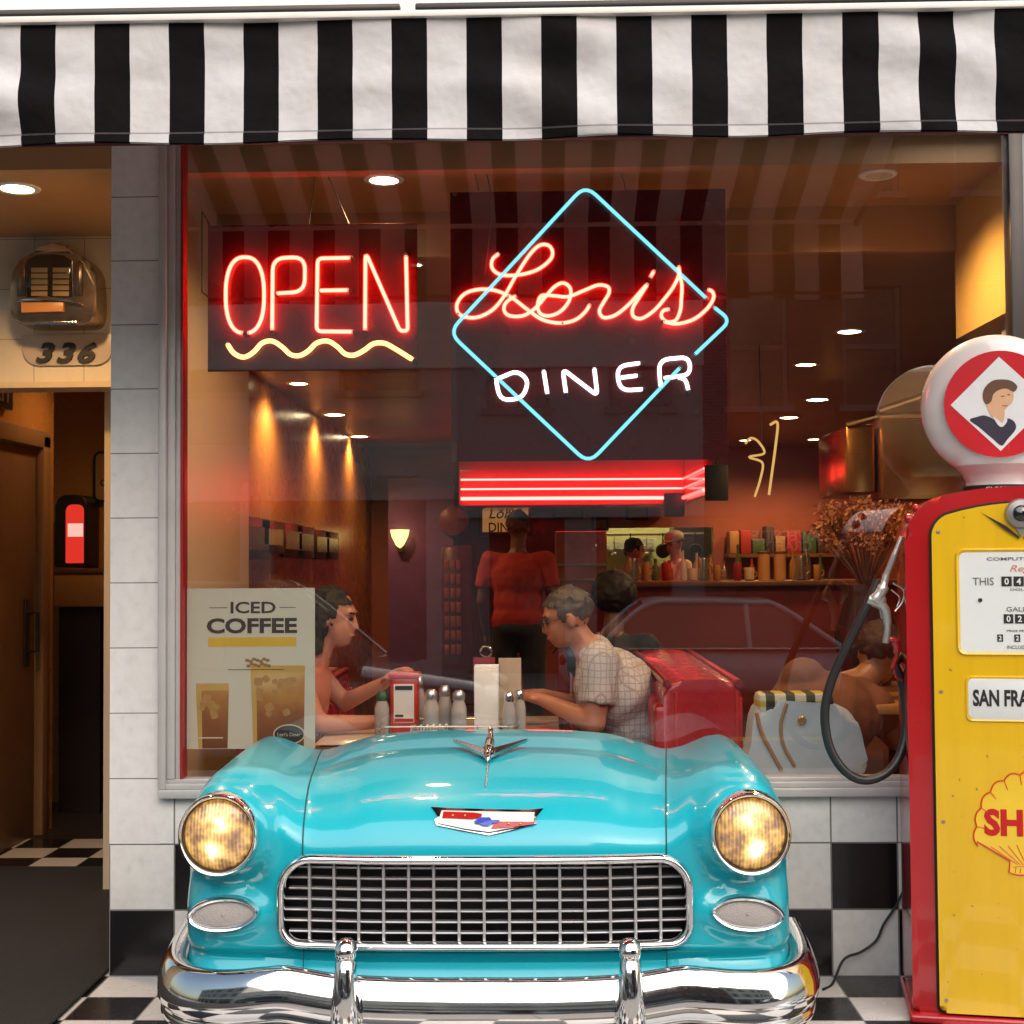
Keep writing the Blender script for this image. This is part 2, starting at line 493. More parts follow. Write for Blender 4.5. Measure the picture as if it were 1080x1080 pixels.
# the pane
t = NT('plate_glass')
lw_ = t.n('ShaderNodeLayerWeight'); lw_.inputs[0].default_value = .5
refl = t.math('MULTIPLY_ADD', t.math('POWER', lw_.outputs['Facing'], 5.0), .86, .125)   # both faces of the pane
gl = t.n('ShaderNodeBsdfGlossy'); gl.inputs['Roughness'].default_value = 0.0; gl.inputs['Color'].default_value = (.95,.95,.95,1)
tr = t.n('ShaderNodeBsdfTransparent'); tr.inputs[0].default_value = (.95,.95,.94,1)
ms = t.n('ShaderNodeMixShader'); t.link(refl, ms.inputs[0]); t.link(tr.outputs[0], ms.inputs[1]); t.link(gl.outputs[0], ms.inputs[2])
M_glass = t.done(ms.outputs[0])
MB().add([(XL-.004,.02,ZS-.004),(XR+.004,.02,ZS-.004),(XR+.004,.02,ZT+.02),(XL-.004,.02,ZT+.02)], [(0,1,2,3)]).build('glass_pane', M_glass, shop, smooth=False)
# wall over the awning
MB().box((-5,0,3.3),(6,.4,9.0)).box((-5,-.05,3.34),(6,0,3.40)).box((-5,-.03,3.62),(6,0,3.66)).build('upper_wall', M_white, shop, smooth=False)
# entrance recess
MB().box((-4.2,.0,2.835),(-1.522,1.0,2.95)).build('entry_ceiling', M_soffit, shop, smooth=False)
MB().box((-4.2,1.0,2.21),(-1.518,1.14,2.95)).build('lintel_wall', M_creamtile, shop, smooth=False)
MB().box((-4.2,.985,2.185),(-1.6,1.15,2.21)).build('door_head', mat('beige_trim', (.5,.4,.28), .4), shop, smooth=False)
MB().box((-4.2,.0,0),(-4.0,1.1,2.95)).build('entry_side_wall', M_creamtile, shop, smooth=False)
MB().box((-1.518,.24,0),(-1.36,1.1,2.95)).build('entry_inner_wall', M_creamtile, shop, smooth=False)
# corridor behind the entrance
MB().box((-2.80,1.14,0),(-2.68,1.42,3.0)).box((-2.80,2.52,0),(-2.68,2.66,3.0)).box((-4.2,2.60,0),(-2.80,2.66,3.0)).box((-2.80,1.42,2.12),(-2.68,2.52,3.0)).build('corridor_wall', M_amber, shop, smooth=False)
MB().box((-4.2,3.45,0),(-1.93,3.6,3.0)).build('corridor_end_wall', M_amber, shop, smooth=False)
MB().box((-4.2,1.14,2.62),(-1.95,3.6,2.75)).build('corridor_ceiling', M_ceiling, shop, smooth=False)
d = MB().box((-2.745,1.49,0),(-2.70,2.45,2.05), bev=.004).build('corridor_door', mat('door_paint', (.17,.085,.04), .35, var=.2), shop)
MB().box((-2.702,1.42,0),(-2.66,1.49,2.12), bev=.008).box((-2.702,2.45,0),(-2.655,2.55,2.12), bev=.008).box((-2.702,1.42,2.05),(-2.655,2.55,2.14), bev=.008).build('door_frame', mat('door_frame_paint', (.26,.14,.065), .35), shop)
h = MB().box((-2.70,2.29,.9),(-2.69,2.36,1.25), bev=.004); h.tube([(-2.69,2.325,.98),(-2.64,2.325,.98),(-2.64,2.325,1.18),(-2.69,2.325,1.18)], .011)
h.build('handle', M_darkframe, d)
# dining room shell
MB().box((-1.34,.06,0),(-1.30,1.2,2.83)).box((-1.93,1.2,0),(-1.30,1.24,2.83)).build('window_return_wall', M_tanwall, shop, smooth=False)
MB().box((-1.93,1.24,0),(-1.88,10.2,2.75)).build('left_dining_wall', M_amber, shop, smooth=False)
MB().box((-1.34,.05,2.83),(4.2,.66,2.95)).box((-1.34,.64,2.65),(4.2,.68,2.832)).build('window_soffit', M_soffit, shop, smooth=False)
MB().box((-1.34,.68,2.65),(4.2,1.24,2.75)).box((-1.93,1.24,2.65),(4.2,10.4,2.75)).build('dining_ceiling', M_ceiling, shop, smooth=False)
MB().box((XR+.012,.05,2.30),(XR+.4,.66,2.83)).build('bulkhead', M_creamgloss, shop, smooth=False)
MB().box((3.6,.05,0),(3.7,10.4,2.75)).build('right_dining_wall', mat('brown_panel_wall', (.16,.055,.025), .25, var=.4, scale=2), shop, smooth=False)
KX0, KZ0 = at(640, 612, 10.2).x, at(640, 612, 10.2).z
KX1, KZ1 = at(752, 556, 10.2).x, at(752, 556, 10.2).z
b = MB().box((-2.0,10.2,0),(KX0,10.3,2.75)).box((KX1,10.2,0),(3.6,10.3,2.75)).box((KX0,10.2,0),(KX1,10.3,KZ0)).box((KX0,10.2,KZ1),(KX1,10.3,2.75))
b.build('back_wall', mat('back_wall_paint', (.34,.10,.07), .4, var=.25, scale=3), shop, smooth=False)
MB().box((-.5,11.9,0),(3.6,12.0,2.75)).box((KX0-.5,10.3,0),(KX0-.4,11.9,2.75)).box((KX1+.4,10.3,0),(KX1+.5,11.9,2.75)).box((KX0-.5,10.3,2.6),(KX1+.5,11.9,2.75)).build('kitchen_wall', mat('kitchen_tile', (.60,.58,.30), .3, var=.1), shop, smooth=False)
# back-left section: its purple-blue light is put into the wall colour
a0, a1 = at(410, 700, 9.6), at(478, 515, 9.6)
MB().box((a0.x,9.6,0),(a1.x,9.66,a1.z)).box((a0.x,9.6,a1.z),(a1.x,9.9,a1.z+.1)).build('purple_partition', mat('purple_light_tint', (.16,.07,.20), .4, var=.2), shop, smooth=False)

# ---------------------------------------------------------------- awning
YA = -1.15
aw = thing('awning', 'black and white striped canvas awning above the diner window', 'awning', (0, YA, 2.54))
zh = at(540, 146, YA).z; zt_ = at(540, 17, YA).z
PS = .2014
x0s = at(22, 90, YA).x       # a black stripe starts here
t = NT('striped_canvas'); P, x, y, z = t.pos()
par = t.math('LESS_THAN', t.math('FRACT', t.math('DIVIDE', t.math('SUBTRACT', x, x0s), PS)), .475)
n1 = t.noise(14, 5, P); n2 = t.noise(160, 2, P)
wh = t.mix(n1, (.52,.50,.50), (.66,.635,.635)); bl = t.mix(n1, (.004,.0035,.004), (.009,.007,.008))
st = t.math('POWER', t.noise(5, 6, P), 4.0)
wh = t.mix(t.math('MULTIPLY', st, 1.6), wh, (.42,.36,.33))
col = t.mix(par, wh, bl)
b = t.math('ADD', t.noise(6, 3, P), t.math('MULTIPLY', n2, .03))
hm = t.math('LESS_THAN', t.math('ABSOLUTE', t.math('SUBTRACT', z, zh+.030)), .0022)
col = t.mix(t.math('MULTIPLY', hm, .55), col, (.12,.10,.10))
weave = t.math('MULTIPLY_ADD', t.noise(420, 1, P), .22, .89)
col = t.mix(t.math('MULTIPLY', t.noise(300, 2, P), .22), col, (.30,.27,.27)) if False else col
df = t.principled(col, .85, spec=.08, bump=b, bstr=.55, bdist=.03)
tl = t.n('ShaderNodeBsdfTranslucent'); t.link(col, tl.inputs[0])
mx = t.n('ShaderNodeMixShader'); mx.inputs[0].default_value = .0; t.link(df, mx.inputs[1]); t.link(tl.outputs[0], mx.inputs[2])
M_stripe = t.done(mx.outputs[0])
def wob(x, z, y):
    q = noise.noise(Vector((x*1.7, z*5.5, 3.0)))*.026 + noise.noise(Vector((x*4+z*3, z*11, 9.0)))*.007
    # soft diagonal drag folds at either end
    for cx in (-1.55, 1.15, .05): q += .012*math.exp(-((x-cx)/.22)**2)*math.sin(z*30 + x*9)
    return y + q
NX = 300; AX0, AX1 = -2.9, at(1125, 60, YA).x
rows = []
NV = 26
for j in range(NV+1):
    zz = zt_ + (zh - zt_)*j/NV
    rows.append([(AX0+(AX1-AX0)*i/NX, wob(AX0+(AX1-AX0)*i/NX, zz, YA)*(1) , zz + (.004*math.sin(9*(AX0+(AX1-AX0)*i/NX)) if j == NV else 0)) for i in range(NX+1)])
va = MB().grid(rows).build('valance', M_stripe, aw)
# hem: a second thickness sewn along the bottom
rows = []
for j in range(4):
    zz = zh + .003 + .022*(1-j/3)
    rows.append([(AX0+(AX1-AX0)*i/NX, wob(AX0+(AX1-AX0)*i/NX, zz, YA)-.005, zz + (.004*math.sin(9*(AX0+(AX1-AX0)*i/NX)) if j == 3 else 0)) for i in range(NX+1)])
MB().grid(rows).build('hem', M_stripe, va)
rows = []
ZW = 3.30
for j in range(11):
    f_ = j/10
    rows.append([(AX0+(AX1-AX0)*i/NX, YA + (-.004-YA)*f_, zt_ + .012 + (ZW-zt_-.012)*f_ - .012*math.sin(PI*f_)) for i in range(NX+1)])
MB().grid(rows).build('canopy', M_stripe, aw)
q0, q1 = at(422, 12, YA-.01), at(438, 10, YA-.01)
rl = MB().box((AX0,YA-.02,zt_-.004),(AX1,YA+.012,zt_+.014), bev=.003)
rl.build('white_rail', mat('white_rail_paint', (.75,.7,.64), .5), aw)
rl = MB().box((AX0,YA-.018,zt_+.014),(q0.x,YA+.012,zt_+.034), bev=.005).box((q1.x,YA-.018,zt_+.014),(AX1,YA+.012,zt_+.034), bev=.005)
rl.build('front_bar', M_darkframe, aw)
# roller box just under the window head and arms
for xx in (-2.2, AX1-.03): MB().tube([(xx,YA+.03,zt_-.01),(xx,-.62,zt_+.06),(xx,-.03,3.2)], .016).build('frame_arm', M_darkframe, aw)
hb = MB().tube([(AX0,YA+.045,zh+.016),(AX1,YA+.045,zh+.016)], .008)
hb.build('hem_bar', mat('dark_red_pipe', (.10,.015,.02), .4), aw)
# ---------------------------------------------------------------- street side (seen mirrored in the pane and in the chrome)
def facade(name, label, x0, x1, y, floors, m_wall, m_band, signs, h0=4.2, fh=3.4, band=None, nwin=4, m_ground=None):
    b = thing(name, label, 'building', ((x0+x1)/2, y, -.38))
    H = h0 + floors*fh
    w = MB(); MG = m_ground or m_wall
    # ground floor piers and lintel
    np_ = max(2, int((x1-x0)/3.0))
    for i in range(np_+1):
        xx = x0 + (x1-x0-.5)*i/np_
        w.box((xx,y-.45,-.5),(xx+.5,y,h0))
    w.box((x0,y-8,h0-.001),(x1,y-.3,H))
    nw = nwin
    dx = (x1-x0)/nw
    # upper wall as frames around openings
    for k in range(floors):
        z0 = h0 + k*fh
        w.box((x0,y-.3,z0),(x1,y,z0+.85)); w.box((x0,y-.3,z0+2.75),(x1,y,z0+fh))
        for i in range(nw+1):
            c = x0 + dx*i
            w.box((max(x0,c-dx*.24),y-.3,z0+.85),(min(x1,c+dx*.24),y,z0+2.75))
    w.build('wall', m_wall, b, smooth=False)
    MB().box((x0,y-7.9,-.5),(x1,y-.9,h0)).build('shop_interior', mat('shop_dark', (.03,.025,.025), .5), b, smooth=False)
    MB().box((x0+.1,y-.32,-.4),(x1-.1,y-.28,h0-.9)).build('shop_glass', mat('dark_window_glass', (.02,.022,.025), .05, 0, spec=.8), b, smooth=False)
    MB().box((x0,y-.3,h0-.9),(x1,y+.12,h0), bev=.02).build('fascia', m_band, b, smooth=False)
    c = MB().box((x0-.05,y-.3,H-.5),(x1+.05,y+.35,H), bev=.04).box((x0-.05,y-.3,H-.8),(x1+.05,y+.18,H-.5), bev=.03)
    c.build('cornice', m_band, b, smooth=False)
    if band: MB().box((x0-.02,y,band[0]),(x1+.02,y+.10,band[1]), bev=.02).build('pale_band', m_band, b, smooth=False)
    for k in range(floors):
        z0 = h0 + k*fh
        for i in range(nw):
            cx = x0+dx*(i+.5); hw = dx*.26
            fr_ = MB()
            fr_.box((cx-hw,y-.2,z0+.85),(cx-hw+.07,y-.1,z0+2.75)).box((cx+hw-.07,y-.2,z0+.85),(cx+hw,y-.1,z0+2.75))
            fr_.box((cx-hw+.07,y-.2,z0+1.76),(cx+hw-.07,y-.1,z0+1.84)).box((cx-hw-.08,y-.2,z0+.75),(cx+hw+.08,y+.08,z0+.85))
            o = fr_.build('window', mat('window_frame_grey', (.25,.24,.23), .5), b, smooth=False)
            MB().box((cx-hw,y-.18,z0+.85),(cx+hw,y-.16,z0+2.75)).build('pane', MC['dark_window_glass'], o, smooth=False)
    for (s, cx, cz, hh, mm) in signs:
        tm = text(s, h=hh, bold=.012, depth=.05)
        place(tm, (cx, y+.125, cz), Matrix.Rotation(PI, 3, 'Z'))
        tm.build('sign_lettering', mm, b, smooth=False)
    return b
M_st1 = mat('limestone', (.58,.53,.46), .8, var=.15, scale=2); M_st1b = mat('pale_stone', (.85,.78,.68), .8, var=.1, scale=2)
M_st2 = mat('grey_render', (.42,.40,.38), .8, var=.15, scale=2); M_st2b = mat('grey_trim', (.66,.62,.56), .8, var=.1)
t = NT('brown_brick'); P, x, y, z = t.pos()
br = t.n('ShaderNodeTexBrick'); br.inputs['Scale'].default_value = 4.5
cbx = t.n('ShaderNodeCombineXYZ'); t.link(x, cbx.inputs[0]); t.link(z, cbx.inputs[1]); t.link(cbx.outputs[0], br.inputs[0])
br.inputs['Color1'].default_value = (.16,.07,.05,1); br.inputs['Color2'].default_value = (.11,.05,.035,1); br.inputs['Mortar'].default_value = (.2,.17,.15,1)
M_st3 = t.done(t.principled(br.outputs[0], .85))
M_gold = mat('sign_white', (.8,.76,.68), .5)
M_signdark = mat('sign_board_dark', (.05,.04,.05), .5)
YF = -17.0
def sx_(px): return at(px, 500, -YF).x
def sz_(py): return at(540, py, -YF).z
facade('stone_building', 'pale limestone building with light band across the street', sx_(60)-6, sx_(482), YF, 1, M_st1, M_st1b,
       [('ELIZABETH', sx_(289), sz_(511), .26, M_gold), ('DISCOUNT', sx_(402), sz_(505), .17, M_gold), ('JEWELRY', sx_(402), sz_(517), .15, M_gold)], h0=3.3, band=(sz_(388), sz_(308)), nwin=5)
facade('grey_building', 'grey rendered building with few windows across the street', sx_(482), sx_(742), YF, 1, M_st2, M_st2b, [], h0=3.0, nwin=2, band=(sz_(388), sz_(308)))
facade('brick_building', 'dark brown brick building across the street', sx_(742), sx_(742)+9, YF, 2, M_st3, M_signdark,
       [('RIVERSIDE', sx_(826), sz_(567)+.0, .17, M_gold), ('CRAFTS', sx_(828), sz_(578), .16, M_gold)], h0=3.0, nwin=5)
facade('tall_building', 'tall pale office block down the street to the right', sx_(742)+9, sx_(742)+24, YF, 2, M_st1, M_st1b, [], nwin=7)
facade('corner_building', 'grey stone block down the street to the left', sx_(60)-22, sx_(60)-6, YF, 2, M_st2, M_st2b, [], nwin=7)

def car(name, label, loc, flip, L, H, Wd, m_paint, suv=False):
    """parked car, nose towards +x (flip: towards -x)"""
    c = thing(name, label, 'car', loc, PI if flip else 0, world=False)
    hw = Wd/2; hb = H*.60 if not suv else H*.62
    # lower body: stations along x with rounded cross-section
    st = [(-L/2, .78, hb*.55, hb*.88), (-L/2+.12, .92, .30, hb*.97), (-L*.30, 1.0, .22, hb), (0, 1.0, .20, hb*.985), (L*.20, 1.0, .20, hb*.97), (L*.34, .98, .22, hb*.88), (L*.45, .92, .28, hb*.80), (L/2-.03, .80, .36, hb*.66), (L/2, .66, .45, hb*.58)]
    if suv: st[0] = (-L/2, .9, .4, hb*.98)
    rows = []
    for i in range(len(st)*4-3):
        k = min(i//4, len(st)-2); f_ = (i-4*k)/4
        s_ = [st[k][j]*(1-f_)+st[k+1][j]*f_ for j in range(4)]
        ring = []
        for j in range(20):
            a = 2*PI*j/20; ca, sa = math.cos(a), math.sin(a)
            yy = math.copysign(abs(ca)**.45, ca)*hw*s_[1]; zz = (s_[2]+s_[3])/2 + math.copysign(abs(sa)**.5, sa)*(s_[3]-s_[2])/2
            ring.append((s_[0], yy, zz))
        rows.append(ring)
    b = MB().grid(rows, closed=True); nR = len(rows)
    b.f.append(tuple(reversed(range(20)))); b.f.append(tuple(range((nR-1)*20, nR*20))); b.mi += [0,0]
    bo = b.build('body', m_paint, c)
    # cabin: glass house with roof skin and pillars
    pr = [(-L*.40, hb*.97), (-L*.27, H*.96), (-L*.15, H), (L*.02, H*.985), (L*.09, H*.95), (L*.26, hb*.95)] if not suv else [(-L*.47, hb*.98), (-L*.42, H*.94), (-L*.30, H), (0, H*.99), (L*.08, H*.96), (L*.24, hb*.93)]
    top = spline([(p[0], 0, p[1]) for p in pr], 6)
    g = MB(); rows = []
    for p in top:
        f_ = (p.z-hb*.95)/(H-hb*.95)
        w_ = hw*(.95-.20*max(0, f_))
        rows.append([(p.x, -w_, p.z-.03), (p.x, -w_*.8, p.z), (p.x, 0, p.z+.012), (p.x, w_*.8, p.z), (p.x, w_, p.z-.03)])
    g.grid(rows)
    MG = mat('car_window_glass', (.015,.017,.02), .03, spec=.9)
    for sgn in (-1, 1):
        rr_ = [[(p.x, sgn*hw*(.95-.20*max(0,(p.z-hb*.95)/(H-hb*.95))), p.z-.03), (p.x, sgn*hw*.955, hb*.94)] for p in top]
        g.grid(rr_)
    g.build('window', MG, c)
    rf = MB()
    rows = [[(q[0], q[1], q[2]+.012) for q in [(p.x, -hw*.77, p.z-.02), (p.x, -hw*.6, p.z+.003), (p.x,0,p.z+.014), (p.x, hw*.6, p.z+.003), (p.x, hw*.77, p.z-.02)]] for p in top if p.z > H*.945]
    rf.grid(rows)
    for sgn in (-1, 1):
        pts = [(p.x, sgn*(hw*(.955-.20*max(0,(p.z-hb*.95)/(H-hb*.95)))), p.z-.025) for p in top]
        rf.tube(pts, .035, 8)
        rf.tube([(0, sgn*hw*.77, H*.96), (.02, sgn*hw*.95, hb*.95)], .035, 8)
    rf.build('roof', m_paint, c)
    if not suv: MB().tube([(-L*.40, -hw*.97, hb*.96), (L*.26, -hw*.97, hb*.95)], .014).tube([(-L*.40, hw*.97, hb*.96), (L*.26, hw*.97, hb*.95)], .014).build('trim', M_chrome, c)
    for xx in (-L*.29, L*.31):
        for sgn in (-1, 1):
            wv = MB().lathe([(.20,-.10),(.30,-.11),(.335,-.08),(.335,.08),(.30,.11),(.20,.10)], (xx, sgn*(hw-.09), .335), 'Y', 28).build('wheel', M_black, c)
            MB().lathe([(0,-.1),(.09,-.105),(.2,-.09),(.215,-.11)], (xx, sgn*(hw-.09), .335), 'Y', 28).lathe([(0,.1),(.09,.105),(.2,.09),(.215,.11)], (xx, sgn*(hw-.09), .335), 'Y', 28).build('rim', M_steel, wv)
    for sgn in (-1, 1):
        MB().ell((L/2-.14, sgn*hw*.66, hb*.68), (.12,.17,.07)).build('headlight', mat('lamp_glass', (.7,.7,.7), .08), c)
        MB().ell((-L/2+.06, sgn*hw*.72, hb*.78), (.06,.15,.08)).build('tail_light', mat('tail_red', (.35,.01,.01), .15), c)
    return c
M_silver = mat('silver_car_paint', (.80,.82,.84), .4, .0, coat=1)
M_navy = mat('dark_car_paint', (.05,.055,.075), .2, .2, coat=1)
pc = at(752, 650, 13.2)
car('parked_car', 'silver sedan parked on the street, mirrored in the right half of the window', (pc.x+.33, -13.2, -.497), False, 4.7, 1.42, 1.8, M_silver)
pc = at(262, 650, 7.3)
car('parked_car', 'dark parked car mirrored above the poster in the window', (pc.x, -7.25, -.342), False, 4.6, 1.60, 1.85, M_navy, True)
car('parked_car', 'grey sedan parked along the kerb to the right', (9.5, -7.1, -.338), False, 4.6, 1.42, 1.8, mat('grey_car_paint', (.18,.19,.2), .25, .5))
# ---------------------------------------------------------------- turquoise vintage car front
XC = -0.176
t = NT('turquoise_paint'); o = t.obj()
fl = t.math('POWER', t.noise(3.0, 6, o), 3.0)
col = t.mix(t.noise(1.3, 3, o), (.003,.37,.47), (.006,.44,.54)); col = t.mix(t.math('MULTIPLY', fl, .5), col, (.03,.36,.40))
M_teal = t.done(t.principled(col, t.math('MULTIPLY_ADD', t.noise(6, 4, o), .12, .24), coat=.75, spec=.35, bump=t.noise(2.2, 3, o), bstr=.10, bdist=.01))
M_seam = mat('seam_shadow', (.002,.07,.085), .6)
car_ = thing('vintage_car_front', 'turquoise vintage car front end with chrome grille and lit headlights below the window', 'car', (XC, -.5, 0))
CT = [(0,.858),(.2,.855),(.34,.843),(.43,.818),(.53,.790),(.58,.798),(.63,.816),(.69,.832),(.76,.837),(.82,.824),(.86,.795),(.89,.750),(.915,.69),(.93,.61)]
CA = [(0,.56),(.4,.52),(.52,.42),(.60,.29),(.70,.25),(.85,.21),(.93,.2)]
CM = [(0,.600),(.5,.60),(.6,.64),(.72,.70),(.8,.69),(.87,.63),(.93,.50)]
CY = [(0,-.880),(.3,-.876),(.54,-.855),(.65,-.848),(.75,-.842),(.82,-.830),(.87,-.79),(.91,-.71),(.93,-.61)]
CN = [(0,2.0),(.5,2.0),(.7,2.5),(.93,2.5)]
YB = -.070; ZB = .262
HX, HZ = .772, at(512, 876, -.84).z
PX, PZ = .765, at(512, 963, -.85).z
def prof(u):
    zt, a, zm, yf, n = [interp(T, u) for T in (CT, CA, CM, CY, CN)]
    y1 = yf + a; z1 = zt - (.012 + .012*(1-sstep(.4,.6,u)))
    zm = min(zm, z1-.02)
    pts = []
    for i in range(14):
        f_ = i/14
        pts.append([YB + (y1-YB)*f_, zt + (z1-zt)*f_*f_])
    for i in range(30):
        th = PI/2*i/30
        pts.append([y1 - a*math.sin(th)**(2/n), zm + (z1-zm)*max(0,math.cos(th))**(2/n)])
    for i in range(31):
        pts.append([yf, zm + (ZB-zm)*i/30])
    # details of the front face
    for p in pts:
        y, z = p
        if y < yf + .20 and z < .80:
            d = math.hypot(u-HX, z-HZ)
            p[0] -= .040*(1-sstep(.112, .185, d))*sstep(.06, .0, y-yf-.06)
            # brow under the bonnet, tuck below it, skirt over the bumper
            p[0] += .030*math.exp(-((z-.515)/.055)**2)*sstep(.60,.70,u)
            p[0] += .022*sstep(.335,.295,z) - .030*sstep(.300,.262,z)
            d2 = math.hypot((u-PX)/.115, (z-PZ)/.06)
            p[0] -= .014*(1-sstep(.9,1.5,d2))
    return pts
us = [ .56*i/44 for i in range(44)] + [.56 + .24*i/26 for i in range(26)] + [.80 + .13*math.sin(PI/2*i/22) for i in range(23)]
XS = [-u for u in reversed(us[1:])] + us
def xw(u, y):
    """bonnet widens slightly towards the back"""
    a = abs(u); f_ = sstep(0,.54,a)*(1-sstep(.60,.88,a))
    return u + math.copysign(.075*f_*min(1,max(0,(y+.88)/.8)), u)
rows = []
for u in XS: rows.append([(XC + xw(u, p[0]), p[0], p[1]) for p in prof(abs(u))])
b = MB(); b.grid(rows)
NPt = len(rows[0])
# cut the grille opening
GX = .592; GZ0, GZ1 = at(512, 995, -.87).z, at(512, 908, -.87).z
def in_grille(x, z, m=0.0):
    x = abs(x); hx = GX - m; z0, z1 = GZ0 + m, GZ1 - m
    if x > hx or z < z0 or z > z1: return False
    r_ = .085 if z > (z0+z1)/2 else .055
    cx = hx - r_; cz = z1 - r_ if z > (z0+z1)/2 else z0 + r_
    if x > cx and ((z > cz) if r_ > .06 else (z < cz)): return math.hypot(x-cx, z-cz) < r_
    return True
keep = []; 
for f_ in b.f:
    c = sum((Vector(b.v[i]) for i in f_), Vector())/len(f_)
    if c.y < -.80 and in_grille(c.x-XC, c.z, .0): continue
    keep.append(f_)
b.f = keep; b.mi = [0]*len(keep)
# sides and back
for e, s_ in ((0, 1), (len(rows)-1, -1)):
    r_ = rows[e]
    lo = [(p[0], p[1], ZB) for p in r_]
    b.grid([r_, lo])
lo = [(r_[0][0], YB, ZB) for r_ in rows]
b.grid([[r_[0] for r_ in rows], lo])
b.build('body', M_teal, car_, ang=50)
# bonnet shut lines
sm = MB()
for sg in (-1, 1):
    pr = prof(.53)
    sm.tube([(XC+sg*xw(.53, p[0]), p[0]-.0006, p[1]+.0004) for p in pr if p[1] > GZ1+.006], .0024, 6)
    sm.tube([(XC+sg*.53, prof(.53)[-1][0] , .268), (XC+sg*.53, prof(.53)[-8][0]-.0005, GZ0-.01)], .0018, 6)
sm.build('shut_line', M_seam, car_)
# grille: dark box, bars, chrome surround
MB().box((XC-.66,-.78,GZ0-.04),(XC+.66,-.74,GZ1+.03)).build('grille_backing', mat('grille_dark', (.006,.005,.006), .8), car_, smooth=False)
def yfront(x): return interp(CY, abs(x))
g = MB()
k = -8
for i in range(-8, 9):
    x = i*.0735
    if abs(x) > GX-.01: continue
    zz = [z_ for z_ in [GZ0 + (GZ1-GZ0)*j/60 for j in range(61)] if in_grille(x, z_)]
    if len(zz) < 2: continue
    y = yfront(x) + .012
    g.box((XC+x-.0042, y-.004, zz[0]), (XC+x+.0042, y+.02, zz[-1]), bev=.0015)
for j in range(1, 8):
    z = GZ0 + (GZ1-GZ0)*(j-.15)/7.6
    xs = [GX*(i/40) for i in range(-40, 41) if in_grille(GX*(i/40), z)]
    pts_top = []
    rr_ = []
    for x in xs:
        y = yfront(x) + .018
        rr_.append([(XC+x, y-.0, z-.0028), (XC+x, y-.003, z+.0), (XC+x, y-.0, z+.0028), (XC+x, y+.022, z+.0028), (XC+x, y+.022, z-.0028)])
    g.grid(rr_, closed=True)
g.build('grille', mat('grille_silver', (.58,.56,.56), .3, .7), car_, ang=30)
# surround
def gout(m):
    hx, z0, z1 = GX+m, GZ0-m, GZ1+m
    return rrect(-hx, z0, hx, z1, (.055+m,.055+m,.085+m,.085+m), 8)
def dense(o_, k=14):
    out = []
    for i in range(len(o_)):
        a, b_ = o_[i], o_[(i+1) % len(o_)]
        L = math.hypot(a[0]-b_[0], a[1]-b_[1]); q = max(1, int(L/.04))
        out += [(a[0]+(b_[0]-a[0])*j/q, a[1]+(b_[1]-a[1])*j/q) for j in range(q)]
    return out
o1 = dense(gout(.004))
g = MB()
rings = []
cen = [(XC+x, yfront(min(abs(x),.60))-.012, z) for x, z in o1]
n_ = len(o1)
def nrm(i):
    a, b_ = o1[i-1], o1[(i+1) % n_]; dx, dz = b_[0]-a[0], b_[1]-a[1]; L = math.hypot(dx, dz); return dz/L, -dx/L
secs = [(-.011,.03),(-.012,.004),(-.006,-.008),(.002,-.012),(.009,-.008),(.014,.002),(.015,.03)]
rr_ = []
for i in range(n_):
    nx, nz = nrm(i); c = cen[i]
    rr_.append([(c[0]+nx*s_[0], c[1]+s_[1], c[2]+nz*s_[0]) for s_ in secs])
rr_.append(rr_[0])
g.grid(rr_)
g.build('grille_surround', M_chrome, car_, ang=60)
# headlights
t = NT('headlight_glass'); P, x, y, z = t.pos()
vor = t.n('ShaderNodeTexVoronoi'); vor.inputs['Scale'].default_value = 55; t.link(P, vor.inputs[0])
px_ = t.math('SUBTRACT', t.math('ABSOLUTE', t.math('SUBTRACT', x, XC)), HX*.974); pz_ = t.math('SUBTRACT', z, HZ)
n1 = t.noise(30, 3, P, .5)
def spot(cx, cz, r_):
    d2 = t.math('ADD', t.math('POWER', t.math('SUBTRACT', px_, cx), 2.0), t.math('POWER', t.math('SUBTRACT', pz_, cz), 2.0))
    return t.math('POWER', 2.718, t.math('MULTIPLY', d2, -1.0/(r_*r_)))
lum = t.math('ADD', t.math('MULTIPLY', spot(.012,-.040,.030), .75), t.math('MULTIPLY', spot(-.004,.040,.034), .50))
lum = t.math('ADD', lum, t.math('MULTIPLY_ADD', n1, .85, t.math('MULTIPLY_ADD', vor.outputs['Distance'], .22, -.14)))
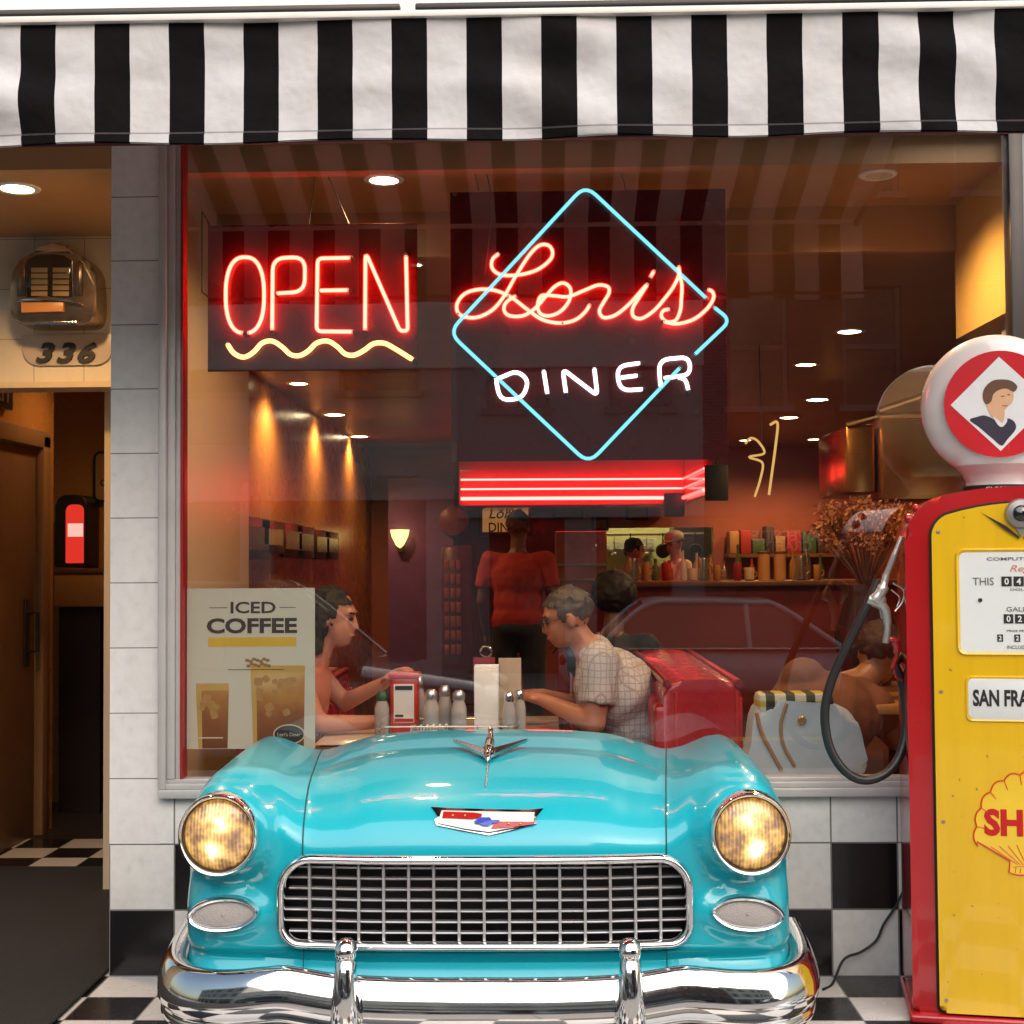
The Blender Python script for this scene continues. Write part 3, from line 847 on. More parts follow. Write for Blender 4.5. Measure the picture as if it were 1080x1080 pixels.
# vertical fluting of the lens
fl_ = t.math('SINE', t.math('MULTIPLY', px_, 620.0))
lum = t.math('ADD', lum, t.math('MULTIPLY', fl_, .05))
colr = t.ramp(lum, [(.18,(.05,.02,.008)), (.36,(.26,.10,.025)), (.55,(.62,.34,.06)), (.75,(.90,.66,.22)), (1.0,(1.0,.96,.82))])
sh = t.principled(t.mix(.5, colr, (.4,.34,.26)), .07, coat=.8, bump=t.math('ADD', fl_, t.math('MULTIPLY', vor.outputs['Distance'], 1.5)), bstr=.35, bdist=.004, emit=colr, estr=.9)
M_lens = t.done(sh)
M_park = mat('parking_lens', (.42,.38,.36), .25, bump=.6, bscale=240, coat=.5)
for sg, nm in ((-1, 'left'), (1, 'right')):
    yl = interp(CY, HX) - .052
    o_ = (XC+sg*HX, yl, HZ)
    hl = MB().lathe([(.118,.09),(.1175,.0),(.115,-.014),(.111,-.019),(.106,-.017),(.103,-.004),(.101,.012)], o_, 'Y', 56, caps=False)
    hl = hl.build('headlight', M_chrome, car_, ang=60)
    MB().lathe([(.0001,-.026)] + [(.099*i/14, -.026+.030*(i/14)**2) for i in range(1, 15)] + [(.102,.03)], o_, 'Y', 56).build('lens', M_lens, hl, ang=70)
    lr = MB().lathe([(.104,-.006),(.1055,-.0125),(.102,-.011),(.100,.002)], o_, 'Y', 56, caps=False); lr.build('retainer', M_darkframe, hl)
    lampl = MB().lathe([(.0001,-.0),(.02,.004),(.024,.012),(.0001,.014)], (o_[0], o_[1]-.031, o_[2]-.02), 'Y', 20)
    # parking lamp: eye-shaped chrome ring with a ribbed grey lens
    yp = interp(CY, PX) - .024
    def eye(a, b_, k=44):
        out = []
        for i in range(k):
            th = 2*PI*i/k
            c, s_ = math.cos(th), math.sin(th)
            out.append((XC+sg*PX + sg*(math.copysign(abs(c)**.9, c)*a), PZ + (s_*b_)*(1-.25*abs(c)**3) + .006*c*(-1)))
        return out
    rr_ = []
    for a, b_, dy in ((.108,.050,.03),(.107,.049,.0),(.102,.045,-.010),(.094,.038,-.006),(.090,.034,.006)):
        rr_.append([(p[0], yp+dy, p[1]) for p in eye(a, b_)])
    pk = MB().grid(rr_, closed=True).build('parking_light', M_chrome, car_, ang=60)
    e_ = eye(.091,.035)
    rr_ = [[(XC+sg*PX+(p[0]-XC-sg*PX)*f_, yp-.004*(1-f_*f_)+.002, PZ+(p[1]-PZ)*f_) for p in e_] for f_ in (1,.75,.5,.25,.02)]
    MB().grid(rr_, closed=True).ell((XC+sg*PX, yp-.004, PZ), (.004,.003,.004)).build('lens', M_park, pk)
# bonnet badge: shield with red bars and blue centre
def on_hood(x, z):
    pr = prof(abs(x))
    for i in range(len(pr)-1):
        if pr[i][1] >= z >= pr[i+1][1] and i > 10:
            f_ = (pr[i][1]-z)/max(1e-6, pr[i][1]-pr[i+1][1]); return pr[i][0] + (pr[i+1][0]-pr[i][0])*f_
    return -.87
BU = lambda u, v: at(440+u/6.75, 840+v/6.75, -.84)
def badge(poly, off, m, name, parent, depth=.006):
    pts = []
    for u, v in poly:
        p = BU(u, v); y = on_hood(p.x-XC, p.z); pts.append((p.x, y-off, p.z))
    k = len(pts); vs = pts + [(p[0], p[1]+depth, p[2]) for p in pts]
    return MB().add(vs, [tuple(range(k))] + [(i, i+k, (i+1)%k+k, (i+1)%k) for i in range(k)]).build(name, m, parent, smooth=False)
M_enamelw = mat('cream_enamel', (.78,.74,.66), .25, coat=.6); M_enamelr = mat('red_enamel', (.40,.012,.012), .2, coat=.6); M_enamelb = mat('blue_enamel', (.02,.06,.42), .2, coat=.6)
bd = badge([(80,92),(200,98),(500,104),(800,108),(910,100),(858,150),(862,190),(700,228),(515,262),(330,235),(130,200),(112,165),(140,150)], .006, M_chrome, 'badge', car_, .02)
badge([(160,112),(500,118),(845,122),(835,180),(690,212),(515,240),(330,218),(140,186)], .009, M_enamelw, 'enamel_field', bd)
badge([(175,116),(400,122),(460,130),(455,150),(390,160),(170,154)], .0115, M_enamelr, 'enamel_bar', bd)
badge([(560,176),(700,176),(845,178),(838,192),(640,212),(530,216)], .0115, M_enamelr, 'enamel_bar', bd)
badge([(405,172),(440,150),(480,150),(520,150),(530,165),(590,165),(575,182),(540,184),(510,200),(470,198),(440,186),(410,186)], .0135, M_enamelb, 'enamel_centre', bd)
dt = MB()
for u in (245, 335, 655, 740): 
    p = BU(u, 140 if u < 400 else 190); dt.ell((p.x, on_hood(p.x-XC, p.z)-.0125, p.z), (.004,.002,.003))
dt.build('badge_dot', mat('brass', (.6,.42,.14), .25, .9), bd)
# bonnet ornament: jet with swept wings
def hoodz(x, y):
    pr = prof(abs(x)); 
    for i in range(len(pr)-1):
        if pr[i][0] >= y >= pr[i+1][0]:
            f_ = (pr[i][0]-y)/max(1e-6, pr[i][0]-pr[i+1][0]); return pr[i][1]+(pr[i+1][1]-pr[i][1])*f_
    return .8
YO = -.46
def op(px, py, y): return at(px, py, y)
orn = MB()
nose = Vector((XC, YO-.10, hoodz(0, YO-.10)+.012)); tail = Vector((XC, YO+.14, hoodz(0, YO+.14)+.03))
orn.tube(spline([nose, nose+Vector((0,.05,.022)), nose+Vector((0,.13,.034)), tail], 6), [.004]+[.010]*6+[.016]*8+[.011]*4, 12)
for sg in (-1, 1):
    tip = Vector((XC+sg*.118, YO+.10, hoodz(.118, YO+.10)+.020)); rt = nose+Vector((sg*.006,.06,.006))
    a, b_ = nose+Vector((sg*.004,.02,.002)), nose+Vector((sg*.01,.12,.012))
    vs = [a, tip+Vector((0,-.012,0)), tip+Vector((sg*.006,.012,.002)), b_]
    vs2 = [v+Vector((0,0,.009)) for v in vs]
    orn.add(vs+vs2, [(3,2,1,0),(4,5,6,7),(0,1,5,4),(1,2,6,5),(2,3,7,6),(3,0,4,7)])
orn.tube([tail+Vector((0,-.03,.0)), tail+Vector((0,.0,.025)), tail+Vector((0,.03,.032))], [.006,.009,.003], 8)
orn.tube([(XC, YO-.09, hoodz(0,YO-.09)+.004), (XC, -.72, hoodz(0,-.72)+.003)], .004, 8)
orn.build('bonnet_ornament', M_chrome, car_, ang=50)
# bumper
bx = [0,.15,.30,.42,.50,.57,.64,.72,.80,.87,.925,.955,.965,.962]
by = [-.985,-.985,-.98,-.975,-.968,-.962,-.955,-.94,-.915,-.875,-.81,-.73,-.63,-.52]
bt = [.286,.286,.288,.294,.304,.312,.306,.296,.290,.289,.292,.300,.315,.335]
bb = [.085,.085,.085,.086,.088,.09,.09,.09,.092,.095,.10,.11,.13,.16]
ctr = spline([(bx[i], by[i], 0) for i in range(len(bx))], 7); tt = spline([(bt[i], bb[i], 0) for i in range(len(bx))], 7)
half = list(zip(ctr, tt))
allp = [(Vector((-c.x, c.y, 0)), q) for c, q in reversed(half[1:])] + half
rows = []
N_ = len(allp)
for i, (c, q) in enumerate(allp):
    d = (allp[min(i+1,N_-1)][0] - allp[max(i-1,0)][0]).normalized(); nx = Vector((d.y, -d.x, 0))   # outward (-y in the middle)
    if nx.y > 0 and abs(c.x) < .9: nx = -nx
    if abs(c.x) >= .9 and nx.x*c.x < 0: nx = -nx
    T, B = q.x, q.y; H_ = T-B
    sec = [(-.045,T-.012),(-.022,T),(-.004,T+.001),(.010,T-.008),(.024,T-.030),(.036,T-.060),(.042,T-.090),(.040,T-.112),(.030,T-.128),(.022,T-.136),(.026,T-.146),(.030,T-.160),(.024,B+.018),(.008,B+.004),(-.02,B)]
    rows.append([(XC+c.x+nx.x*s_[0], c.y+nx.y*s_[0], s_[1]) for s_ in sec])
bm_ = MB().grid(rows)
bm_.build('bumper', M_chrome, car_, ang=70)
# bumper guards
for gx, nm in ((at(361,1040,-1.03).x, 'l'), (at(669,1040,-1.03).x, 'r')):
    zt_g = at(361, 990, -1.03).z
    rows = []
    for z, w, d, yb in [(zt_g,.001,.002,-1.02),(zt_g-.004,.018,.018,-1.022),(zt_g-.014,.028,.028,-1.025),(zt_g-.030,.033,.034,-1.028),(zt_g-.046,.030,.031,-1.03),(zt_g-.054,.026,.027,-1.03),(zt_g-.060,.029,.031,-1.032),(zt_g-.09,.031,.036,-1.036),(zt_g-.14,.036,.042,-1.04),(zt_g-.20,.042,.046,-1.04),(zt_g-.26,.043,.044,-1.03),(zt_g-.31,.036,.034,-1.01)]:
        rows.append([(gx+math.copysign(abs(math.cos(a))**.85, math.cos(a))*w, yb+math.sin(a)*d, z) for a in [2*PI*j/24 for j in range(24)]])
    gd = MB().grid(rows, closed=True).build('bumper_guard', M_chrome, car_, ang=70)
# support under the bumper so the front end stands on the floor
st_ = MB()
for sg in (-1, 1): st_.box((XC+sg*.5-.04,-.9,0),(XC+sg*.5+.04,-.15,.27), bev=.01)
st_.box((XC-.86,-.62,.02),(XC+.86,-.12,.262))
st_.build('chassis', mat('chassis_black', (.01,.01,.01), .7), car_, smooth=False)

for ch in list(car_.children_recursive):
    for v in ch.data.vertices: v.co.x = XC + (v.co.x-XC)*.974
# ---------------------------------------------------------------- vintage fuel pump, red cabinet with yellow doors
t = NT('pump_red_enamel'); o = t.obj()
ch = t.math('GREATER_THAN', t.noise(30, 5, o, .7), .70)
cl_ = t.mix(t.noise(3, 5, o), (.34,.006,.010), (.48,.012,.014)); cl_ = t.mix(t.math('MULTIPLY', ch, .8), cl_, (.10,.035,.02))
M_red = t.done(t.principled(cl_, t.math('MULTIPLY_ADD', t.noise(7, 5, o), .22, .10), coat=.6, bump=t.noise(5, 3, o), bstr=.08, bdist=.01))
t = NT('pump_yellow_enamel'); o = t.obj()
sp = t.math('GREATER_THAN', t.noise(38, 4, o), .70)
col = t.mix(t.noise(2.5, 5, o), (.70,.40,.006), (.82,.50,.010)); col = t.mix(t.math('MULTIPLY', sp, .75), col, (.20,.15,.03))
strk = t.n('ShaderNodeMapping'); strk.inputs['Scale'].default_value = (9,1,.6); t.link(o, strk.inputs[0])
col = t.mix(t.math('MULTIPLY', t.math('POWER', t.noise(3, 5, strk.outputs[0]), 3), .55), col, (.42,.24,.01))
M_yel = t.done(t.principled(col, .24, coat=.7, bump=t.noise(4, 3, o), bstr=.06, bdist=.01))
M_gwhite = mat('white_dial_card', (.72,.73,.71), .3, coat=.4, var=.05)
M_ink = mat('black_ink', (.014,.013,.014), .5)
M_inkred = mat('red_ink', (.50,.012,.012), .35)
M_milk = mat('milk_glass', (.66,.63,.62), .2, coat=.6, var=.06, scale=2)
PL = (1.512, -.335, 0)
pump = thing('gas_pump', 'red and yellow vintage gas pump with round white globe at right of the window', 'gas pump', PL, R(-10), world=False)
HWp, HDp, HP = .350, .185, 1.60
def oline(ins=0.0, z0=.026, top=HP, cr=.055, r=.115):
    return rrect(-HWp+ins, z0+ins, HWp-ins, top-ins, (.02,.02,max(.03,r-ins*.6),max(.03,r-ins*.6)), 8, crown=cr)
cab = MB().prism(oline(), -HDp, HDp, bev=.052, seg=6)
cab.build('cabinet', M_red, pump, ang=40)
MB().box((-HWp-.012,-HDp-.03,0),(HWp+.012,HDp,.028), bev=.010, seg=3).build('base', M_red, pump)
# dark gasket and yellow front
MB().prism(rrect(-HWp+.071, .030, HWp-.071, HP-.040, (.02,.02,.055,.055), 8, crown=.050), -HDp-.004, -HDp+.01).build('gasket', mat('gasket_black', (.012,.006,.006), .7), pump, smooth=False)
MB().prism(rrect(-HWp+.078, .036, HWp-.078, HP-.047, (.02,.02,.05,.05), 8, crown=.050), -HDp-.022, -HDp+.01, bev=.018, seg=5).build('front_panel', M_yel, pump, ang=40)
YFp = -HDp-.022
# photo measurement on the face plane: u right of the pump's face centre (1075 px), z from the row
def pz(py): return 1.437-(py-590.6)*4.27/FPX*1.0 + .0
def pxx(px): return (px-1077)*2.99e-3
# display window
zd0, zd1 = pz(690), pz(586); xd = .192
fr_ = MB(); o_o = rrect(-xd-.014, zd0-.014, xd+.014, zd1+.014, .03, 6); o_i = rrect(-xd, zd0, xd, zd1, .018, 6)
fr_.grid([[(x,YFp+.001,z) for x,z in o_o], [(x,YFp-.007,z) for x,z in rrect(-xd-.008, zd0-.008, xd+.008, zd1+.008, .024, 6)], [(x,YFp-.002,z) for x,z in o_i]], closed=True)
dsp = fr_.build('dial_window', M_yel, pump, ang=60)
MB().prism(o_i, YFp-.0025, YFp+.004).build('dial_card', M_gwhite, dsp, smooth=False)
yt = YFp-.003
def ptext(s, cx, cz, h, m, name, parent, w=None, bold=.0, shear=0, depth=.0008, align='CENTER', yy=None):
    tm = text(s, w=w, h=h, bold=bold, shear=shear, depth=depth, align=align); place(tm, (cx, yy if yy is not None else yt, cz))
    return tm.build(name, m, parent, smooth=False)
lt = text('COMPUTING TYPE', w=.22, h=.010, bold=.01, depth=.0008); place(lt, (0, yt, pz(593)))
merge(lt, place(text('THIS', w=.062, h=.024, depth=.0008, align='LEFT'), (pxx(1026), yt, pz(616.5))))
merge(lt, place(text('SALE', w=.062, h=.024, depth=.0008, align='LEFT'), (.095, yt, pz(616.5))))
merge(lt, place(text('DOLLARS', w=.085, h=.007, depth=.0008), (0, yt, pz(625))))
merge(lt, place(text('GALLONS', w=.11, h=.014, depth=.0008), (0, yt, pz(645.5))))
merge(lt, place(text('PRICE PER GALLON', w=.11, h=.006, depth=.0008), (0, yt, pz(668))))
merge(lt, place(text('INCLUDING TAX', w=.11, h=.010, depth=.0008), (0, yt, pz(685))))
lt.build('lettering', mat('grey_ink', (.10,.10,.10), .5), dsp, smooth=False)
ptext('Regal', 0, pz(604), .026, mat('faded_orange_ink', (.55,.20,.12), .5), 'script_lettering', dsp, w=.085, shear=.3)
nb = MB(); ng = MB()
def digits(cx, cz, k, w, h, s):
    for i in range(k):
        x = cx + (i-(k-1)/2)*w*1.18
        nb.box((x-w/2, yt-.0012, cz-h/2), (x+w/2, yt+.001, cz+h/2))
        place_ = text(s[i % len(s)], h=h*.66, bold=.02, depth=.0006); place(place_, (x, yt-.0015, cz)); merge(ng, place_)
digits(0, pz(616.5), 4, .030, .030, '0426'); digits(0, pz(655.5), 4, .028, .028, '0251'); 
for xx in (-.075, -.025, .025, .075): 
    digits(xx, pz(675.5), 1, .017, .022, '2')
nb.build('number_drum', M_ink, dsp, smooth=False); ng.build('digit', M_gwhite, dsp, smooth=False)
MB().lathe([(.0001,-.004),(.006,-.003),(.007,.002)], (pxx(1033), yt, pz(636)), 'Y', 12).build('lock_screw', M_darkframe, dsp)
sc_ = MB()
for xx in (-HWp+.098, HWp-.098):
    for zz in (.075, .62, 1.02, HP-.085): sc_.lathe([(.0001,-.003),(.005,-.0025),(.0065,.002)], (xx, YFp, zz), 'Y', 12)
sc_.build('screw', MC['aged_nickel'] if 'aged_nickel' in MC else mat('aged_nickel', (.42,.40,.38), .32, .8), pump)
# city plate
zs0, zs1 = pz(760), pz(718); xs0 = .172
pl = MB().prism(rrect(-xs0, zs0, xs0, zs1, .014, 5), YFp-.004, YFp+.003, bev=.002).build('city_plate', M_gwhite, pump)
fr_ = MB().grid([[(x,YFp+.001,z) for x,z in rrect(-xs0-.010, zs0-.012, xs0+.010, zs1+.010, .02, 5)], [(x,YFp-.005,z) for x,z in rrect(-xs0-.005, zs0-.006, xs0+.005, zs1+.005, .016, 5)], [(x,YFp-.003,z) for x,z in rrect(-xs0, zs0, xs0, zs1, .014, 5)]], closed=True)
fr_.build('plate_rim', M_yel, pl, ang=60)
ptext('SAN FRANCISCO', 0, pz(738), .052, M_ink, 'lettering', pl, w=.318, bold=.035, yy=YFp-.0045)
# shell emblem
zc0 = pz(920); zc1 = pz(813); EW = .165
zmid = pz(870)
sc = []
def shell_out():
    """scalloped fan outline, left to right over the top, then the foot"""
    pts = []
    cx, cz = 0, zmid-.030
    lob = 11
    for i in range(lob):
        a0 = PI*1.06 - (PI*1.12)*i/lob; a1 = PI*1.06 - (PI*1.12)*(i+1)/lob
        for j in range(7):
            f_ = j/7; a = a0 + (a1-a0)*f_
            r_ = 1 + .055*math.sin(PI*f_)
            pts.append((cx + EW*.94*r_*math.cos(a), cz + (zc1-cz)*.95*r_*math.sin(a)))
    pts.append((EW*.93, cz-.02))
    pts += [(.058, zc0+.040), (.062, zc0+.006), (.04, zc0), (-.04, zc0), (-.062, zc0+.006), (-.058, zc0+.040), (-EW*.93, cz-.02)]
    return pts
so = shell_out()
em = MB().prism(so, YFp-.0012, YFp+.002).build('emblem', mat('emblem_yellow', (.80,.52,.03), .25, coat=.7), pump, smooth=False)
ol = MB()
ol.tube([(x, YFp-.0014, z) for x, z in so], .0026, 6, closed=True)
foot = (0, zc0+.02)
for i in range(1, 11):
    k = i*7; x, z = so[k]
    ol.tube([(x, YFp-.0014, z), (x*.86, YFp-.0014, zmid-.03+(z-zmid+.03)*.84)], .0016, 6)
    a = -1 + 2*i/11
    ol.tube([(a*.14, YFp-.0014, zmid-.055-.012*abs(a)), (a*.045, YFp-.0014, zc0+.030)], .0014, 6)
ol.tube([(-.05,YFp-.0014,zc0+.022),(0,YFp-.0014,zc0+.028),(.05,YFp-.0014,zc0+.022)], .0012, 6)
for xx in (-.045,-.03,-.015,0,.015,.03,.045): ol.tube([(xx,YFp-.0014,zc0+.004),(xx*.92,YFp-.0014,zc0+.02)], .0012, 6)
ol.build('outline', mat('orange_red_ink', (.62,.06,.008), .35), em)
ptext('SHELL', .0, pz(867), .083, M_inkred, 'lettering', em, w=.265, bold=.045, yy=YFp-.0016)
# clock-like badge with swept wings above the dial
bz = pz(546)
bd = MB().lathe([(.0001,-.012),(.022,-.012),(.026,-.018),(.042,-.016),(.047,-.004),(.047,.004)], (-.008, YFp, bz), 'Y', 32)
bd.prism([(-.036,bz-.022),(-.008,bz-.072),(.020,bz-.022)], YFp-.008, YFp)
bo = bd.build('lock_badge', mat('aged_nickel', (.42,.40,.38), .32, .8), pump)
MB().lathe([(.0001,-.024),(.012,-.022),(.021,-.0175),(.022,-.010)], (-.008, YFp, bz), 'Y', 24).build('lens', mat('black_glass', (.01,.01,.012), .05, coat=1), bo)
wg = MB()
for sg in (-1, 1):
    wg.add([(-.008+sg*.006,YFp-.006,bz-.070),(-.008+sg*.045,YFp-.006,bz-.036),(-.008+sg*.118,YFp-.003,bz+.006),(-.008+sg*.05,YFp-.006,bz-.046),(-.008+sg*.006,YFp-.006,bz-.078)], [(0,1,2,3,4)])
wg.build('wing', M_darkframe, bo, smooth=False)
# globe on its collar
cz_ = at(1051, 430, -.30).z; GR = .234
gb = MB().lathe([(.105,HP+.035),(.108,HP+.062),(.100,HP+.066)], (-.045,0,0), 'Z', 32)
gb.build('collar', M_black, pump)
ptext('GLOBE CO', -.045, HP+.052, .012, M_gwhite, 'collar_lettering', pump, w=.10, yy=-.1095)
def gprof():
    out = []
    for i in range(0, 25):
        a = PI*i/24
        out.append((GR*max(.0005, math.sin(a)**.62), -.085*math.cos(a)))
    return out
gp = [(max(.0005, r_), h) for r_, h in gprof()]
gl_ = MB().lathe(gp, (-.045,0,cz_), 'Y', 64)
gl_.lathe([(.098,HP+.066),(.096,HP+.080),(.110,HP+.105),(.13,HP+.13)], (-.045,0,0), 'Z', 32)
glo = gl_.build('globe', M_milk, pump, ang=60)
yg = -.0865
def disc(r, y, n=48): return [(-.045 + r*math.cos(2*PI*i/n), cz_ + r*math.sin(2*PI*i/n)) for i in range(n)]
MB().prism(disc(.170, 0), yg-.001, yg+.02, bev=.0008, seg=1).build('red_disc', mat('globe_red', (.55,.012,.02), .25, coat=.6), glo, smooth=False)
dm = .150
MB().prism([(-.045-dm,cz_),(-.045,cz_-dm),(-.045+dm,cz_),(-.045,cz_+dm)], yg-.0025, yg).build('white_diamond', mat('globe_white', (.74,.74,.76), .25, coat=.6), glo, smooth=False)
# small painted portrait of a short-haired woman in a dark top
k = 1/6*3.1e-3
def gp_(u, v): return (-.045 + (u-560)*k*1.02, cz_ - (v-485)*k*1.02)
def pat(poly, y, m, name, sm_=True):
    p3 = spline([(u, 0, v) for u, v in poly], 5, closed=True) if sm_ else [Vector((u,0,v)) for u, v in poly]
    return MB().prism([gp_(p.x, p.z) for p in p3], yg-.003-y, yg-.0026).build(name, m, glo, smooth=False)
pat([(385,578),(430,560),(470,553),(520,575),(560,610),(600,575),(640,595),(648,640),(600,700),(566,738),(520,700),(440,625)], .0004, mat('painted_navy', (.03,.02,.045), .4), 'painted_top')
pat([(485,480),(505,420),(560,385),(620,392),(640,430),(630,480),(590,520),(585,560),(565,612),(520,570),(495,530)], .0008, mat('painted_skin', (.66,.38,.22), .4), 'painted_face')
pat([(480,485),(462,440),(475,385),(520,345),(575,338),(630,350),(662,385),(640,415),(600,395),(560,400),(525,425),(510,470)], .0012, mat('painted_brown', (.12,.05,.025), .4), 'painted_hair')
ft = MB()
for a, b_ in (((568,440),(584,436)),((604,432),(618,430))): 
    p, q = gp_(*a), gp_(*b_); ft.box((p[0],yg-.0046,p[1]-.0012),(q[0],yg-.0040,p[1]+.0012))
ft.build('painted_eye', M_ink, glo, smooth=False)
p, q = gp_(572,498), gp_(604,492)
MB().box((p[0],yg-.0046,p[1]-.0013),(q[0],yg-.0040,p[1]+.0013)).build('painted_mouth', M_inkred, glo, smooth=False)
pat([(520,560),(550,585),(575,600),(590,560),(600,590),(572,625),(545,610)], .0014, MC['globe_white'], 'painted_collar')
# hose, nozzle and hook: measured in the photo on a plane just left of the cabinet, converted to the pump's own frame
MPi = (Matrix.Translation(PL) @ Matrix.Rotation(R(-10), 4, 'Z')).inverted()
def lp(px, py, Y=-.36): return MPi @ at(px, py, Y)
hs = [lp(*q) for q in [(926,612,-.38),(914,640,-.38),(896,676,-.37),(878,715,-.36),(870,750,-.36),(874,785,-.37),(888,810,-.38),(906,822,-.38),(926,820,-.37),(944,806,-.35),(954,780,-.33),(955,745,-.31),(950,715,-.30),(944,700,-.29),(955,690,-.24)]]
MB().tube(spline(hs, 8), .0145, 14).build('hose', mat('black_rubber_hose', (.016,.015,.016), .38, var=.3, bump=.3), pump)
nzb = MB()
nzb.tube(spline([lp(951,566,-.40), lp(944,584,-.40), lp(935,606,-.39)], 6), [.008]*6+[.010]*7, 14)
nzb.tube(spline([lp(935,606,-.39), lp(930,622,-.39), lp(922,634,-.385)], 5), [.012]*4+[.019]*4+[.022]*3, 14)
nzb.ell(lp(926,633,-.385), (.026,.020,.024))
nzb.tube(spline([lp(915,632,-.385), lp(932,640,-.385), lp(936,660,-.38), lp(934,678,-.375)], 6), [.017]*6+[.014]*6+[.011]*7, 12)
nz = nzb.build('nozzle', mat('cast_aluminium', (.50,.49,.46), .36, .75, var=.25), pump)
MB().tube(spline([lp(942,615,-.385), lp(953,622,-.38), lp(952,634,-.38), lp(944,645,-.38)], 5), .0035, 8).tube(spline([lp(940,622,-.38), lp(949,630,-.38), lp(946,640,-.38)], 5), .003, 8).build('trigger_guard', M_steel, nz)
MB().tube(spline([lp(936,674,-.37), lp(944,676,-.37), lp(946,690,-.36), lp(941,705,-.35)], 6), [.010]*6+[.013]*6+[.007]*7, 10).tube(spline([lp(943,702,-.35), lp(945,714,-.34), lp(951,718,-.33)], 4), .004, 8).build('nozzle_hook', MC['red_enamel'], pump)
ey = MB(); ey.lathe([(.004,-.02),(.016,-.014),(.018,0),(.016,.012),(.004,.016)], lp(961,547,-.36), 'X', 16); ey.ell(lp(966,536,-.36), (.012,.02,.014))
ey.build('nozzle_socket', M_red, pump)
# mains cord to the floor
cp = [at(957,931,-.012), at(945,955,-.012), at(932,975,-.012), at(924,992,-.013), at(908,1004,-.02), at(890,1012,-.05)]
cpt = cp + [Vector((at(878,1031,-.10).x, -.10, .006)), Vector((at(866,1034,-.13).x, -.16, .005))]
tag(MB().tube(spline(cpt, 8), .0045, 8).build('power_cord', M_black), 'thin black power cord running down the checkered wall beside the pump', 'cord')
# ---------------------------------------------------------------- neon signs behind the glass
M_nred = emis('neon_red', (1.0,.050,.032), (1.0,.005,.002), 26.0)
M_nyel = emis('neon_amber', (1.0,.62,.16), (1.0,.28,.03), 4.5)
M_nblue = emis('neon_blue', (.25,.85,1.0), (.01,.42,.75), 1.4)
M_nwhite = emis('neon_white', (1.0,.93,.95), (.9,.6,.7), 3.0)
t = NT('sign_backing'); P, x, y, z = t.pos()
p_ = t.principled(t.mix(t.noise(3,4,P), (.07,.004,.004), (.10,.006,.005)), .22, spec=.4)
tr = t.n('ShaderNodeBsdfTransparent'); tr.inputs[0].default_value = (.55,.40,.38,1)
mx = t.n('ShaderNodeMixShader'); mx.inputs[0].default_value = .88; t.link(tr.outputs[0], mx.inputs[1]); t.link(p_, mx.inputs[2])
M_back = t.done(mx.outputs[0])
M_boot = mat('electrode_boot', (.05,.03,.03), .5)
M_wire = mat('sign_wire', (.03,.02,.02), .5)
YN, YP = .075, .096
def neon(parent, name, pts, m, r, parts=None, sp=None, conv=None, y=YN):
    P3 = [at(*conv(*p), y) for p in pts]
    if sp: P3 = spline(P3, sp)
    o = MB().tube(P3, r, 10).build(name, m, parent, ang=80)
    bt = MB()
    for a, b_ in ((P3[0], P3[1]), (P3[-1], P3[-2])):
        q = a + (a-b_).normalized()*.004
        bt.tube([a + (b_-a).normalized()*.004, q, q + Vector((0,.026,0))], r*1.12, 8)
    bt.build('electrode', M_boot, o)
    return o
def stand(parent, pts, conv):
    m = MB()
    for p in pts:
        q = at(*conv(*p), YN); m.tube([q, (q.x, YP, q.z)], .004, 6)
    m.build('tube_support', mat('glass_standoff', (.35,.3,.3), .2), parent)
def panel(parent, x0, y0, x1, y1, name='backing_panel'):
    a, b = at(x0, y1, YP), at(x1, y0, YP)
    return MB().box((a.x, YP, a.z), (b.x, YP+.006, b.z), bev=.002).build(name, M_back, parent, smooth=False)
idc = lambda u, v: (u, v)
c1 = lambda u, v: (220+u/4.696, 240+v/4.696)
op_ = thing('neon_sign', 'red neon OPEN sign with wavy yellow underline hanging inside the window', 'neon sign', at(329, 375, YP))
panel(op_, 219, 235, 440, 392)
O = [(180+95*math.copysign(abs(math.cos(a))**.8, math.cos(a)), 335-188*math.copysign(abs(math.sin(a))**.85, math.sin(a))) for a in [PI*1.5+.10+(2*PI-.16)*i/36 for i in range(37)]]
neon(op_, 'neon_letter', O, M_nred, .0072, sp=2, conv=c1)
def rounded(pts, rad, conv, parent, name, m, r):
    """polyline with rounded corners"""
    out = []
    P2 = [Vector((p[0], p[1], 0)) for p in pts]
    for i, p in enumerate(P2):
        if 0 < i < len(P2)-1:
            a, b = (P2[i-1]-p), (P2[i+1]-p); q = min(rad, a.length*.48, b.length*.48)
            s_, e_ = p + a.normalized()*q, p + b.normalized()*q
            for j in range(6):
                f_ = j/5; out.append((1-f_)**2*s_ + 2*f_*(1-f_)*p + f_*f_*e_)
        else: out.append(p)
    return neon(parent, name, [(q.x, q.y) for q in out], m, r, conv=conv)
rounded([(315,508),(318,152),(478,146),(476,318),(336,326)], 62, c1, op_, 'neon_letter', M_nred, .0072)
E_ = MB()
e1 = rounded([(702,150),(540,153),(535,514),(712,516)], 26, c1, op_, 'neon_letter', M_nred, .0072)
neon(e1, 'crossbar', [(548,312),(692,310)], M_nred, .0072, conv=c1)
rounded([(775,508),(777,120),(948,512),(986,512),(978,140)], 40, c1, op_, 'neon_letter', M_nred, .0072)
neon(op_, 'neon_wave', [(92,575),(125,622),(175,642),(225,615),(265,572),(315,562),(365,592),(405,628),(450,634),(495,610),(535,572),(590,562),(640,592),(675,625),(720,632),(770,608),(815,576),(865,572),(910,592),(1012,655)], M_nyel, .0085, sp=4, conv=c1)
stand(op_, [(90,340),(270,340),(317,400),(540,230),(540,430),(776,330),(980,330),(175,640),(590,562),(865,572)], c1)
w = MB()
